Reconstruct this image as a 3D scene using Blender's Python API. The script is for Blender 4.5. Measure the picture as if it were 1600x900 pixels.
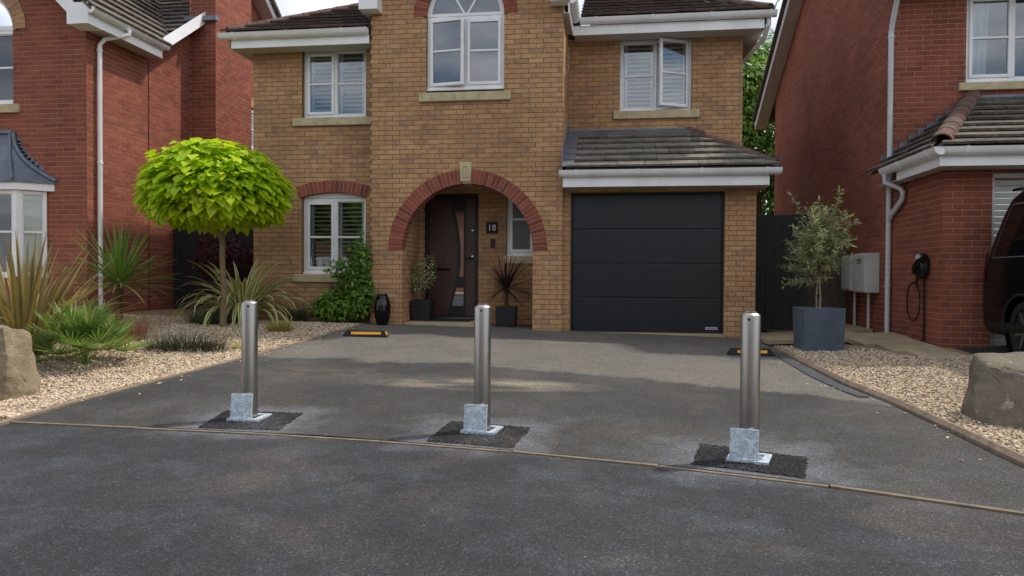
import bpy, bmesh, math, random
import numpy as np
from mathutils import Vector, Matrix, noise
random.seed(7)
rng = np.random.default_rng(7)
R = math.radians
for o in list(bpy.data.objects):
    bpy.data.objects.remove(o)
S = bpy.context.scene
COL = S.collection

# ------------------------------------------------------------------ camera
cd = bpy.data.cameras.new('camera'); cam = bpy.data.objects.new('camera', cd); COL.objects.link(cam)
psi, pit, rol = math.atan(160 / 1150), math.atan(20 / 1150), 0.0055
Fv = Vector((-math.sin(psi) * math.cos(pit), math.cos(psi) * math.cos(pit), -math.sin(pit)))
Rv = Vector((math.cos(psi), math.sin(psi), 0)); Uv = Rv.cross(Fv)
Iv = Rv * math.cos(rol) + Uv * math.sin(rol); Jv = Uv * math.cos(rol) - Rv * math.sin(rol)
m = Matrix((Iv, Jv, -Fv)).transposed().to_4x4(); m.translation = (0, 0, 1.12)
cam.matrix_world = m
cd.sensor_width = 36; cd.sensor_fit = 'HORIZONTAL'; cd.lens = 36 * 1150 / 1600; cd.clip_end = 2000; cd.clip_start = .05
S.camera = cam

# ------------------------------------------------------------------ sky, sun, exposure
SUN = Vector((.50, .29, .82)).normalized()
w = bpy.data.worlds.new('World'); S.world = w; w.use_nodes = True
nt = w.node_tree; nt.nodes.clear()
out = nt.nodes.new('ShaderNodeOutputWorld'); bg = nt.nodes.new('ShaderNodeBackground')
sky = nt.nodes.new('ShaderNodeTexSky'); sky.sky_type = 'NISHITA'; sky.sun_disc = False
sky.sun_elevation = math.asin(SUN.z); sky.sun_rotation = math.atan2(SUN.x, SUN.y)
sky.air_density = 1.0; sky.dust_density = 1.5; sky.ozone_density = 1.0
tc = nt.nodes.new('ShaderNodeTexCoord'); sp = nt.nodes.new('ShaderNodeSeparateXYZ')
nt.links.new(tc.outputs['Generated'], sp.inputs[0])
mx = nt.nodes.new('ShaderNodeMath'); mx.operation = 'MAXIMUM'; mx.inputs[1].default_value = .06
nt.links.new(sp.outputs['Z'], mx.inputs[0])
dv = nt.nodes.new('ShaderNodeVectorMath'); dv.operation = 'DIVIDE'
cb = nt.nodes.new('ShaderNodeCombineXYZ')
for k in range(3): nt.links.new(mx.outputs[0], cb.inputs[k])
nt.links.new(tc.outputs['Generated'], dv.inputs[0]); nt.links.new(cb.outputs[0], dv.inputs[1])
nz = nt.nodes.new('ShaderNodeTexNoise'); nz.inputs['Scale'].default_value = .75; nz.inputs['Detail'].default_value = 7; nz.inputs['Roughness'].default_value = .55
nt.links.new(dv.outputs[0], nz.inputs['Vector'])
rp = nt.nodes.new('ShaderNodeValToRGB'); rp.color_ramp.elements[0].position = .37; rp.color_ramp.elements[1].position = .55
nt.links.new(nz.outputs['Fac'], rp.inputs[0])
mc = nt.nodes.new('ShaderNodeMix'); mc.data_type = 'RGBA'
nt.links.new(rp.outputs[0], mc.inputs['Factor'])
nt.links.new(sky.outputs[0], mc.inputs['A']); mc.inputs['B'].default_value = (8.6, 8.8, 9.2, 1)
nt.links.new(mc.outputs['Result'], bg.inputs['Color']); bg.inputs['Strength'].default_value = .13
nt.links.new(bg.outputs[0], out.inputs['Surface'])
sl = bpy.data.lights.new('sun', 'SUN'); sl.energy = 3.2; sl.angle = R(2.5); sl.color = (1, .94, .84)
so = bpy.data.objects.new('sun', sl); COL.objects.link(so)
so.rotation_euler = (-SUN).to_track_quat('-Z', 'Y').to_euler(); so.location = (12, 10, 20)
S.view_settings.view_transform = 'Standard'; S.view_settings.look = 'None'
S.view_settings.gamma = 1; S.view_settings.exposure = 0.06
try: S.view_settings.use_curve_mapping = False
except Exception: pass

# ------------------------------------------------------------------ materials
def lin(c):
    return tuple((x / 255 / 12.92 if x / 255 <= .04045 else ((x / 255 + .055) / 1.055) ** 2.4) for x in c)
class N:
    def __init__(s, name):
        s.m = bpy.data.materials.new(name); s.m.use_nodes = True; s.t = s.m.node_tree
        s.b = s.t.nodes['Principled BSDF']; s.o = s.t.nodes['Material Output']
    def n(s, typ, **kw):
        x = s.t.nodes.new('ShaderNode' + typ)
        for k, v in kw.items():
            if k in x.inputs.keys(): x.inputs[k].default_value = v
            else: setattr(x, k, v)
        return x
    def l(s, a, b): s.t.links.new(a, b)
    def coord(s): 
        g = s.n('NewGeometry'); return g.outputs['Position']
    def objc(s): return s.n('TexCoord').outputs['Object']
    def noise(s, scale, detail=4, rough=.55, vec=None, out='Fac', dist=0):
        x = s.n('TexNoise', Scale=scale, Detail=detail, Roughness=rough, Distortion=dist)
        s.l(vec or s.coord(), x.inputs['Vector']); return x.outputs[out]
    def ramp(s, fac, stops, interp='LINEAR'):
        x = s.n('ValToRGB'); cr = x.color_ramp; cr.interpolation = interp
        while len(cr.elements) < len(stops): cr.elements.new(.5)
        for e, (p, c) in zip(cr.elements, stops):
            e.position = p; e.color = (c if len(c) == 4 else (*c, 1)) if not isinstance(c, (int, float)) else (c, c, c, 1)
        s.l(fac, x.inputs[0]); return x.outputs['Color']
    def mix(s, fac, a, b, mode='MIX'):
        x = s.n('Mix', data_type='RGBA', blend_type=mode)
        for v, i in ((fac, x.inputs[0]), (a, x.inputs[6]), (b, x.inputs[7])):
            if isinstance(v, (int, float)): i.default_value = v
            elif isinstance(v, tuple): i.default_value = (*v, 1) if len(v) == 3 else v
            else: s.l(v, i)
        return x.outputs[2]
    def math(s, op, a, b=0.0):
        x = s.n('Math', operation=op)
        for v, i in ((a, x.inputs[0]), (b, x.inputs[1])):
            if isinstance(v, (int, float)): i.default_value = v
            else: s.l(v, i)
        return x.outputs[0]
    def rand(s):
        g = s.n('NewGeometry'); o = s.n('ObjectInfo')
        return s.math('FRACT', s.math('ADD', g.outputs['Random Per Island'], s.math('MULTIPLY', o.outputs['Random'], 7.31)))
    def bump(s, h, strength=.3, dist=.01):
        x = s.n('Bump', Strength=strength, Distance=dist); s.l(h, x.inputs['Height']); s.l(x.outputs[0], s.b.inputs['Normal'])
    def set(s, col=None, rough=None, metal=None, spec=None):
        for v, k in ((col, 'Base Color'), (rough, 'Roughness'), (metal, 'Metallic'), (spec, 'Specular IOR Level')):
            if v is None: continue
            if isinstance(v, tuple): s.b.inputs[k].default_value = (*v, 1)
            elif isinstance(v, (int, float)): s.b.inputs[k].default_value = v
            else: s.l(v, s.b.inputs[k])
        return s.m
M = {}
def brick_mat(name, tones, smear, smear_amt, wear=.5):
    n = N(name); r = n.rand(); k = len(tones)
    base = n.ramp(r, [((i + .5) / k, lin(t)) for i, t in enumerate(tones)])
    pos = n.coord()
    f = n.ramp(n.noise(9, 3, .6, pos), [(.52, 0.), (.72, 1.)])
    c = n.mix(n.math('MULTIPLY', f, smear_amt), base, lin(smear))
    g = n.noise(160, 4, .7, pos)
    c = n.mix(n.ramp(g, [(.3, 0.), (.7, 1.)]), n.mix(.2, c, (0, 0, 0)), c)
    big = n.ramp(n.noise(1.1, 3, .6, pos), [(.28, .76), (.72, 1.08)])
    c = n.mix(1.0, c, big, 'MULTIPLY')
    n.bump(n.noise(120, 4, .7, pos), .5, .004)
    M[name] = n.set(c, .9, spec=.2)
brick_mat('buff_brick', [(204, 162, 119), (196, 152, 110), (209, 168, 126), (191, 147, 108), (201, 157, 113), (192, 153, 117), (205, 162, 117), (178, 142, 110)], (136, 114, 98), .6)
brick_mat('red_brick', [(160, 95, 76), (153, 89, 72), (165, 100, 80), (147, 86, 70), (157, 93, 75), (139, 83, 70)], (117, 87, 78), .42)
brick_mat('arch_brick', [(160, 90, 70), (144, 78, 62), (167, 98, 76), (132, 74, 62)], (100, 68, 60), .5)
def simple(name, col, rough=.5, metal=0., spec=.5, nscale=None, namt=.15, bump=0., bscale=80, rr=None):
    n = N(name); c = lin(col)
    if nscale:
        f = n.ramp(n.noise(nscale, 5, .65), [(.3, 0.), (.7, 1.)])
        c2 = n.mix(f, tuple(x * (1 - namt) for x in c), tuple(min(1, x * (1 + namt)) for x in c))
        n.set(c2)
    else: n.set(c)
    if bump: n.bump(n.noise(bscale, 4, .65), bump, .004)
    M[name] = n.set(None, rough, metal, spec); return n
simple('mortar_buff', (134, 108, 82), .95, spec=.1, nscale=30, namt=.2, bump=.4, bscale=200)
simple('mortar_red', (184, 142, 122), .95, spec=.1, nscale=30, namt=.2, bump=.4, bscale=200)
simple('mortar_pale', (172, 160, 148), .95, spec=.1, nscale=30, namt=.2)
simple('upvc', (238, 239, 240), .38, nscale=2.2, namt=.10)
simple('upvc_grey', (205, 206, 204), .45, nscale=5, namt=.08)
simple('soffit', (190, 186, 178), .6, nscale=5, namt=.06)
simple('cast_stone', (190, 176, 142), .85, spec=.2, nscale=7, namt=.22, bump=.3, bscale=120)
simple('lead', (112, 120, 132), .5, .35, nscale=6, namt=.22, bump=.15, bscale=20)
simple('anthracite', (25, 28, 34), .36, nscale=2, namt=.08, bump=.1, bscale=300)
simple('black_gloss', (14, 13, 13), .15)
simple('black_matt', (24, 24, 26), .55, nscale=10, namt=.2)
simple('rubber', (26, 26, 27), .8, nscale=60, namt=.25, bump=.3, bscale=200)
simple('door_brown', (70, 48, 41), .45, nscale=3, namt=.15, bump=.12, bscale=70)
simple('dark_void', (10, 10, 11), .9, spec=.1)
simple('room', (60, 58, 54), .9, spec=.1)
simple('blind', (228, 212, 176), .8, nscale=6, namt=.06)
simple('curtain', (200, 204, 208), .8, nscale=9, namt=.1)
simple('slat_white', (225, 226, 226), .45)
simple('chrome', (190, 192, 195), .18, 1.0)
simple('yellow_tape', (236, 164, 24), .45, nscale=30, namt=.12)
simple('white_paint', (225, 225, 222), .5)
simple('planter', (82, 92, 106), .7, nscale=4, namt=.25, bump=.15, bscale=60)
simple('soil', (52, 40, 32), .95, spec=.1, nscale=40, namt=.4, bump=.6, bscale=60)
simple('bark', (124, 106, 84), .9, spec=.15, nscale=25, namt=.3, bump=.8, bscale=50)
simple('bark_dark', (84, 66, 50), .9, spec=.15, nscale=25, namt=.3, bump=.8, bscale=50)
simple('bark_grey', (150, 138, 120), .9, spec=.15, nscale=25, namt=.3, bump=.6, bscale=50)
simple('fence_black', (24, 25, 27), .7, nscale=14, namt=.25, bump=.35, bscale=40)
simple('fence_grey', (104, 94, 82), .85, spec=.2, nscale=14, namt=.3, bump=.5, bscale=40)
simple('meter_grey', (200, 200, 196), .55, nscale=6, namt=.1)
simple('pipe_grey', (206, 210, 213), .4, nscale=6, namt=.08)
simple('car_black', (13, 14, 16), .16)
simple('car_glass', (9, 10, 12), .06)
simple('alloy', (165, 170, 178), .3, .9, nscale=20, namt=.1)
simple('tail_red', (52, 9, 10), .25)
simple('slab', (172, 156, 128), .9, spec=.2, nscale=5, namt=.2, bump=.3, bscale=120)
simple('kerb', (136, 120, 104), .92, spec=.2, nscale=11, namt=.3, bump=.5, bscale=140)
simple('kerb_edge', (124, 113, 98), .92, spec=.2, nscale=9, namt=.28, bump=.5, bscale=140)
simple('slate_strip', (58, 62, 68), .75, nscale=5, namt=.25, bump=.3, bscale=60)
simple('soil_ground', (92, 84, 62), .95, spec=.1, nscale=3, namt=.3)
simple('opp_brick', (122, 86, 74), .9, nscale=12, namt=.2)
simple('opp_roof', (72, 58, 52), .9, nscale=8, namt=.2)
# roof tiles
def tile_mat(name, tones, lichen, amt):
    n = N(name); r = n.rand(); k = len(tones)
    c = n.ramp(r, [((i + .5) / k, lin(t)) for i, t in enumerate(tones)])
    p = n.coord()
    c = n.mix(n.math('MULTIPLY', n.ramp(n.noise(16, 6, .75, p), [(.48, 0.), (.66, 1.)]), amt), c, lin(lichen))
    c = n.mix(n.ramp(n.noise(3, 4, .6, p), [(.35, .55), (.6, 0.)]), c, n.mix(.5, c, (0.01, .01, .01)))
    n.bump(n.noise(90, 4, .7, p), .5, .005)
    M[name] = n.set(c, .92, spec=.15)
tile_mat('tile_brown', [(98, 84, 78), (86, 74, 70), (106, 92, 86), (80, 72, 70)], (134, 122, 112), .6)
tile_mat('tile_grey', [(124, 119, 110), (112, 108, 100), (134, 128, 118), (104, 100, 94)], (164, 158, 146), .6)
tile_mat('tile_olive', [(102, 95, 87), (92, 86, 80), (110, 102, 93), (84, 78, 73)], (166, 158, 146), .6)
tile_mat('ridge_terracotta', [(112, 78, 66), (98, 76, 68), (104, 82, 74), (94, 80, 73)], (128, 118, 108), .85)
# tarmac
def tarmac(name, c0, c1, zones=False, dust=True):
    n = N(name); p = n.coord()
    sp = n.noise(210, 3, .8, p)
    v = n.n('TexVoronoi', Scale=(105.0 if name == 'tarmac_patch' else 165.0)); n.l(p, v.inputs['Vector'])
    vc = n.n('SeparateColor'); n.l(v.outputs['Color'], vc.inputs[0])
    fleck = n.ramp(vc.outputs[0], [(.0, .55), (.5, .9), (.8, 1.15), (.95, 1.5), (.985, 2.0), (1, 3.4)])
    big = n.noise(.55, 5, .62, p)
    c = n.mix(n.ramp(big, [(.32, 0.), (.68, 1.)]), lin(c0), lin(c1))
    c = n.mix(n.ramp(n.noise(1.7, 5, .7, p), [(.48, 0.), (.72, .36)]), c, lin((100, 104, 112)))
    c = n.mix(n.ramp(n.noise(.9, 4, .65, p, dist=.6), [(.52, 0.), (.72, .38)]), c, lin((108, 99, 88)))
    c = n.mix(n.ramp(n.noise(.35, 3, .6, p, dist=1.5), [(.5, 0.), (.6, .35), (.7, 0.)]), c, lin((44, 44, 47)))
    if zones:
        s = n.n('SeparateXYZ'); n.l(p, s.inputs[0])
        # edge of the paler tarmac zone near the house: a wavy line across the drive
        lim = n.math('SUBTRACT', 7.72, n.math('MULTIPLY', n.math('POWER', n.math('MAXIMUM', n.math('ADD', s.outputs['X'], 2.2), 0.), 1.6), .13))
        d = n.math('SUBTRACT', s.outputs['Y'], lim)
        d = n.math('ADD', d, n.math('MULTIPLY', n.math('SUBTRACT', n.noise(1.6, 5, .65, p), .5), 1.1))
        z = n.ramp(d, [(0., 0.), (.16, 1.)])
        pale_col = n.mix(n.ramp(n.noise(1.3, 6, .7, p), [(.3, 0.), (.7, 1.)]), lin((124, 119, 110)), lin((100, 97, 92)))
        c = n.mix(n.math('MULTIPLY', z, .85), c, pale_col)
        # dusty smears swept over the tarmac
        mp = n.n('Mapping'); n.l(p, mp.inputs['Vector']); mp.inputs['Scale'].default_value = (.45, 1.5, 1)
        dx = n.math('DIVIDE', n.math('ADD', s.outputs['X'], 1.2), 1.3); dy = n.math('DIVIDE', n.math('SUBTRACT', s.outputs['Y'], 6.72), .34)
        e = n.math('SUBTRACT', 1.0, n.math('ADD', n.math('MULTIPLY', dx, dx), n.math('MULTIPLY', dy, dy)))
        sm = n.math('MULTIPLY', n.ramp(e, [(0., 0.), (.9, 1.)]), n.ramp(n.noise(2.2, 6, .7, mp.outputs[0]), [(.42, 0.), (.62, .85)]))
        c = n.mix(sm, c, lin((150, 140, 124)))
        dx = n.math('DIVIDE', n.math('ADD', s.outputs['X'], 3.0), 1.0); dy = n.math('DIVIDE', n.math('SUBTRACT', s.outputs['Y'], 7.0), .35)
        e = n.math('SUBTRACT', 1.0, n.math('ADD', n.math('MULTIPLY', dx, dx), n.math('MULTIPLY', dy, dy)))
        sm = n.math('MULTIPLY', n.ramp(e, [(0., 0.), (.9, 1.)]), n.ramp(n.noise(2.2, 6, .7, mp.outputs[0]), [(.45, 0.), (.7, .6)]))
        c = n.mix(sm, c, lin((140, 126, 108)))
    else:
        s = n.n('SeparateXYZ'); n.l(p, s.inputs[0])
    # cement dust round the new bollard patches
    for (bx, by) in ((-2.62, 5.05), (-.9, 4.9), (.8, 4.48)) if dust else ():
        dx = n.math('SUBTRACT', n.math('ABSOLUTE', n.math('SUBTRACT', s.outputs['X'], bx)), .27)
        dy = n.math('SUBTRACT', n.math('ABSOLUTE', n.math('SUBTRACT', s.outputs['Y'], by)), .25)
        e = n.math('MAXIMUM', dx, dy)
        e = n.math('ADD', e, n.math('MULTIPLY', n.math('SUBTRACT', n.noise(4, 5, .7, p), .5), .7))
        c = n.mix(n.math('MULTIPLY', n.ramp(e, [(0., 1.), (.34, 0.)]), .42), c, lin((132, 136, 144)))
    c = n.mix(1., c, fleck, 'MULTIPLY')
    n.bump(n.math('ADD', sp, n.math('MULTIPLY', v.outputs['Distance'], .8)), .55, .006)
    M[name] = n.set(c, .88, spec=.3)
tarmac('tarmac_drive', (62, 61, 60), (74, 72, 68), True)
tarmac('tarmac_road', (51, 52, 55), (62, 62, 64))
tarmac('tarmac_patch', (36, 35, 36), (45, 43, 43), dust=False)
# stone
def stone(name, a, b, li):
    n = N(name); p = n.coord()
    c = n.mix(n.ramp(n.noise(3.2, 7, .7, p), [(.3, 0.), (.7, 1.)]), lin(a), lin(b))
    c = n.mix(n.ramp(n.noise(11, 6, .75, p), [(.56, 0.), (.68, .7)]), c, lin(li))
    c = n.mix(n.ramp(n.noise(1.6, 3, .6, p), [(.5, 0.), (.7, .35)]), c, lin((96, 92, 60)))
    n.bump(n.noise(26, 8, .75, p), .9, .03)
    M[name] = n.set(c, .93, spec=.15)
stone('rock_tan', (168, 152, 126), (134, 122, 102), (186, 178, 160))
stone('rock_grey', (146, 136, 120), (112, 105, 94), (202, 194, 176))
n = N('gravel'); r = n.rand()
c = n.ramp(r, [(.0, lin((224, 208, 178))), (.2, lin((206, 182, 148))), (.38, lin((234, 222, 198))), (.52, lin((170, 148, 122))), (.64, lin((216, 198, 170))), (.76, lin((156, 148, 140))), (.86, lin((176, 132, 104))), (.93, lin((126, 114, 104))), (1, lin((236, 226, 206)))])
c = n.mix(n.ramp(n.noise(70, 3), [(.3, .3), (.7, 0.)]), c, lin((120, 100, 80)))
M['gravel'] = n.set(c, .8, spec=.3)
simple('gravel_bed', (150, 128, 100), .95, spec=.1, nscale=60, namt=.45, bump=1., bscale=70)
# metals
n = N('brushed_steel'); p = n.objc(); mp = n.n('Mapping'); n.l(p, mp.inputs['Vector']); mp.inputs['Scale'].default_value = (90, 90, 2.2)
f = n.noise(6, 4, .6, mp.outputs[0])
n.b.inputs['Anisotropic'].default_value = .55
n.bump(f, .05, .001)
M['brushed_steel'] = n.set(n.mix(f, lin((150, 147, 142)), lin((190, 186, 180))), n.ramp(f, [(.3, .26), (.7, .4)]), 1.0)
n = N('galvanised'); p = n.coord()
v = n.n('TexVoronoi', Scale=34.0); n.l(n.noise(20, 3, .6, p, 'Color'), v.inputs['Vector'])
f = n.noise(13, 6, .75, p, dist=1.2)
c = n.mix(n.ramp(f, [(.42, 0.), (.5, .7), (.57, 0.)]), lin((212, 224, 234)), lin((132, 146, 160)))
M['galvanised'] = n.set(c, n.ramp(f, [(.3, .4), (.7, .6)]), .35)
# glass: clear pane with a real reflection
def glass(name, tint, refl):
    n = N(name); n.t.nodes.remove(n.b)
    tr = n.n('BsdfTransparent', Color=(*tint, 1)); gl = n.n('BsdfGlossy', Roughness=.015, Color=(.95, .97, 1, 1))
    fr = n.n('Fresnel', IOR=1.52); k = n.math('MINIMUM', n.math('ADD', n.math('MULTIPLY', fr.outputs[0], 1.2), refl), 1.0)
    mx = n.n('MixShader'); n.l(k, mx.inputs[0]); n.l(tr.outputs[0], mx.inputs[1]); n.l(gl.outputs[0], mx.inputs[2]); n.l(mx.outputs[0], n.o.inputs[0])
    M[name] = n.m
glass('glass', (.86, .90, .92), .06)
glass('glass_dark', (.18, .2, .22), .16)
glass('glass_mirror', (.1, .11, .12), .5)
simple('glass_frosted', (92, 100, 98), .3)
# leaves
def leaf_mat(name, tones, trans=.35, rough=.45, stripe=None):
    n = N(name); r = n.rand(); k = len(tones)
    c = n.ramp(r, [((i + .5) / k, lin(t)) for i, t in enumerate(tones)])
    c = n.mix(n.ramp(n.noise(14, 3), [(.3, .28), (.7, 0.)]), c, n.mix(.5, c, (0, 0, 0)))
    if stripe:
        uv = n.n('Attribute', attribute_name='across'); 
        c = n.mix(n.ramp(uv.outputs['Fac'], [(.3, 0.), (.5, 1.)]), c, lin(stripe))
    n.set(c, rough, spec=.35)
    td = n.n('BsdfTranslucent'); n.l(n.mix(.25, c, (1., .95, .2), 'SOFT_LIGHT'), td.inputs['Color'])
    mx = n.n('MixShader'); mx.inputs[0].default_value = trans
    n.l(n.b.outputs[0], mx.inputs[1]); n.l(td.outputs[0], mx.inputs[2]); n.l(mx.outputs[0], n.o.inputs[0])
    M[name] = n.m
leaf_mat('leaf_lime', [(194, 222, 38), (178, 212, 34), (206, 228, 50), (162, 204, 36), (214, 230, 64)], .5)
leaf_mat('leaf_fanpalm', [(114, 144, 74), (98, 130, 66), (134, 160, 88), (110, 138, 68), (158, 170, 98)], .35, .4)
leaf_mat('leaf_cordyline', [(112, 148, 62), (130, 164, 76), (98, 132, 58), (152, 170, 90)], .3, .4)
leaf_mat('leaf_bronze', [(140, 120, 76), (164, 142, 84), (118, 106, 74), (178, 162, 96), (104, 96, 72)], .3, .45)
leaf_mat('leaf_variegated', [(126, 138, 74), (112, 128, 70)], .3, .4, (216, 214, 156))
leaf_mat('leaf_purple', [(66, 42, 50), (54, 36, 44), (84, 56, 60), (60, 46, 46)], .2, .4)
leaf_mat('leaf_shrub', [(100, 142, 50), (82, 126, 44), (122, 160, 60), (72, 112, 42), (138, 172, 70)], .38)
leaf_mat('leaf_olive', [(152, 162, 110), (132, 148, 92), (172, 180, 132), (120, 138, 84), (186, 190, 150)], .3)
leaf_mat('leaf_dark', [(64, 74, 58), (52, 62, 48), (80, 86, 66)], .15)
leaf_mat('leaf_maple', [(82, 34, 34), (64, 28, 30), (96, 42, 38)], .3)
leaf_mat('leaf_lavender', [(104, 114, 84), (90, 104, 74), (120, 126, 98)], .2)
leaf_mat('leaf_golden', [(170, 158, 84), (150, 146, 76), (186, 170, 96)], .3)
leaf_mat('leaf_rust', [(142, 92, 66), (120, 80, 58), (156, 112, 82)], .25)
leaf_mat('leaf_tree', [(122, 158, 70), (106, 146, 62), (144, 176, 86), (158, 188, 100), (94, 132, 58)], .45)

# ------------------------------------------------------------------ helpers
def gz(X, Y):
    t = min(max((Y - 4.6) / 6.6, 0), 1.0); t = t * t * (3 - 2 * t) * .35 + t * .65
    g = .24 - .026 * (max(X, -9) + .8)
    if X > 2: g = .24 - .026 * 2.8 + .05 * (min(X, 6) - 2)
    return .03 + t * g
class MB:
    def __init__(s): s.v = []; s.f = []; s.a = None
    def add(s, vs, fs):
        k = len(s.v); s.v += [tuple(x) for x in vs]; s.f += [tuple(i + k for i in f) for f in fs]; return s
    def box(s, x0, x1, y0, y1, z0, z1, mat=None):
        vs = [Vector((x, y, z)) for z in (z0, z1) for y in (y0, y1) for x in (x0, x1)]
        if mat is not None: vs = [mat @ v for v in vs]
        return s.add(vs, [(0, 2, 3, 1), (4, 5, 7, 6), (0, 1, 5, 4), (2, 6, 7, 3), (0, 4, 6, 2), (1, 3, 7, 5)])
    def prism(s, poly, h, mat=None):          # poly in local xy, extruded from z=0 to h
        n = len(poly); vs = [Vector((x, y, 0)) for x, y in poly] + [Vector((x, y, h)) for x, y in poly]
        if mat is not None: vs = [mat @ v for v in vs]
        fs = [tuple(range(n))[::-1], tuple(range(n, 2 * n))] + [(i, (i + 1) % n, n + (i + 1) % n, n + i) for i in range(n)]
        return s.add(vs, fs)
    def tube(s, pts, rad, seg=10, cap=True):
        pts = [Vector(p) for p in pts]; n = len(pts)
        rr = rad if isinstance(rad, (list, tuple)) else [rad] * n
        k = len(s.v); up = Vector((0, 0, 1)); prev = None
        for i, p in enumerate(pts):
            d = (pts[min(i + 1, n - 1)] - pts[max(i - 1, 0)]).normalized()
            if prev is None:
                a = d.orthogonal().normalized()
            else: a = (prev - d * prev.dot(d)).normalized()
            prev = a; b = d.cross(a)
            for j in range(seg):
                t = 2 * math.pi * j / seg
                s.v.append(tuple(p + (a * math.cos(t) + b * math.sin(t)) * rr[i]))
        for i in range(n - 1):
            for j in range(seg):
                a, b = k + i * seg + j, k + i * seg + (j + 1) % seg
                s.f.append((a, b, b + seg, a + seg))
        if cap:
            s.f.append(tuple(k + j for j in range(seg))[::-1]); s.f.append(tuple(k + (n - 1) * seg + j for j in range(seg)))
        return s
    def lathe(s, prof, seg=24, o=(0, 0, 0), mat=None):   # prof [(r,z)]
        k = len(s.v); o = Vector(o)
        for r, z in prof:
            for j in range(seg):
                t = 2 * math.pi * j / seg; v = Vector((r * math.cos(t), r * math.sin(t), z)) + o
                s.v.append(tuple(mat @ v if mat is not None else v))
        for i in range(len(prof) - 1):
            for j in range(seg):
                a, b = k + i * seg + j, k + i * seg + (j + 1) % seg
                s.f.append((a, b, b + seg, a + seg))
        s.f.append(tuple(k + j for j in range(seg))[::-1]); s.f.append(tuple(k + (len(prof) - 1) * seg + j for j in range(seg)))
        return s
    def mesh(s, name):
        me = bpy.data.meshes.new(name); me.from_pydata(s.v, [], s.f); me.update(); return me
    def build(s, name, mat, parent=None, smooth=None, loc=None, **kw):
        return obj(name, s.mesh(name), mat, parent, smooth, loc, **kw)
def obj(name, me, mat, parent=None, smooth=None, loc=None, label=None, cat=None, group=None, kind=None):
    if mat is not None and not me.materials: me.materials.append(M[mat])
    if smooth is not None:
        me.shade_smooth(); me.set_sharp_from_angle(angle=R(smooth))
    o = bpy.data.objects.new(name, me); COL.objects.link(o)
    if loc is not None: o.location = loc
    if parent is not None: o.parent = parent
    tag(o, label, cat, group, kind); return o
def tag(o, label=None, cat=None, group=None, kind=None):
    for k, v in (('label', label), ('category', cat), ('group', group), ('kind', kind)):
        if v: o[k] = v
    return o
def thing(name, label, cat, loc=(0, 0, 0), group=None, rz=0):
    o = bpy.data.objects.new(name, None); COL.objects.link(o); o.location = loc; o.rotation_euler = (0, 0, rz); o.empty_display_size = .2
    return tag(o, label, cat, group)
def lerp(a, b, t): return a + (b - a) * t
def interp(pts, x):
    if x <= pts[0][0]: return pts[0][1]
    for (a, b), (c, d) in zip(pts, pts[1:]):
        if x <= c: return lerp(b, d, (x - a) / (c - a))
    return pts[-1][1]
def bevel(me, w, seg=2, ang=40):
    b = bmesh.new(); b.from_mesh(me)
    es = [e for e in b.edges if len(e.link_faces) == 2 and e.calc_face_angle(0) > R(ang)]
    bmesh.ops.bevel(b, geom=es, offset=w, segments=seg, affect='EDGES', profile=.6); b.to_mesh(me); b.free(); return me

# ------------------------------------------------------------------ ground, drive, road, beds
EDGE = [(-60, 4.72), (-6, 4.78), (-4.4, 4.76), (-2.97, 4.72), (-1.95, 4.68), (-1.3, 4.59), (-.38, 4.44), (.37, 4.25), (1.07, 4.02), (1.87, 3.68), (2.6, 3.3), (4, 2.5), (8, -.5), (16, -7.5), (60, -50)]
LK = [(4.6, -4.33), (5.3, -4.36), (6.16, -4.29), (6.72, -4.18), (7.67, -4.08), (8.58, -3.97), (9.35, -3.89), (10.28, -3.85), (11.6, -3.82)]
RK = [(3.2, 2.36), (4.56, 2.34), (5.03, 2.33), (5.7, 2.31), (6.39, 2.27), (6.68, 2.2), (7.43, 2.14), (8.44, 2.11), (10.15, 2.05), (12.5, 2.03)]
def sheet(name, mat, us, fv, z=0., nv=30, kind='structure', back=False):
    """grid sheet: for each x in us, y runs fv(x)->(y0,y1)"""
    b = MB(); n = len(us)
    for x in us:
        y0, y1 = fv(x)
        for j in range(nv + 1):
            y = lerp(y0, y1, j / nv); b.v.append((x, y, gz(x, y) + z))
    for i in range(n - 1):
        for j in range(nv):
            a = i * (nv + 1) + j; c = a + nv + 1; b.f.append((a, c, c + 1, a + 1))
    return b.build(name, mat, kind=kind)
def sheet_y(name, mat, ys, fx, z=0., nu=12, kind='structure'):
    b = MB(); n = len(ys)
    for y in ys:
        x0, x1 = fx(y)
        for j in range(nu + 1):
            x = lerp(x0, x1, j / nu); b.v.append((x, y, gz(x, y) + z))
    for i in range(n - 1):
        for j in range(nu):
            a = i * (nu + 1) + j; c = a + nu + 1; b.f.append((a, a + 1, c + 1, c))
    return b.build(name, mat, kind=kind)
def rngf(a, b, st):
    n = max(1, int(round((b - a) / st))); return [lerp(a, b, i / n) for i in range(n + 1)]
xs = [-700, -200, -80, -40, -20] + rngf(-12, 10, 1) + [16, 30, 60, 200, 700]
ys = [-700, -200, -80, -40, -20, -5, 0, 3] + rngf(4, 14, .5) + [20, 30, 60, 200, 900]
b = MB()
for y in ys:
    for x in xs: b.v.append((x, y, gz(x, y) - .05))
nx = len(xs)
for j in range(len(ys) - 1):
    for i in range(nx - 1): a = j * nx + i; b.f.append((a, a + 1, a + 1 + nx, a + nx))
b.build('ground', 'soil_ground', kind='structure')
sheet('road', 'tarmac_road', [-60, -30, -16, -10, -8] + rngf(-6, 8, .5) + [10, 13, 16, 30, 60], lambda x: (-60 if x > 20 else -14, interp(EDGE, x) - .035), 0, 12)
EY = lambda x: interp(EDGE, x)
us = rngf(-4.36, 2.34, .2)
def drv(x):
    return (EY(x) + .035, 12.45 if x < 2.02 else 10.7)
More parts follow.
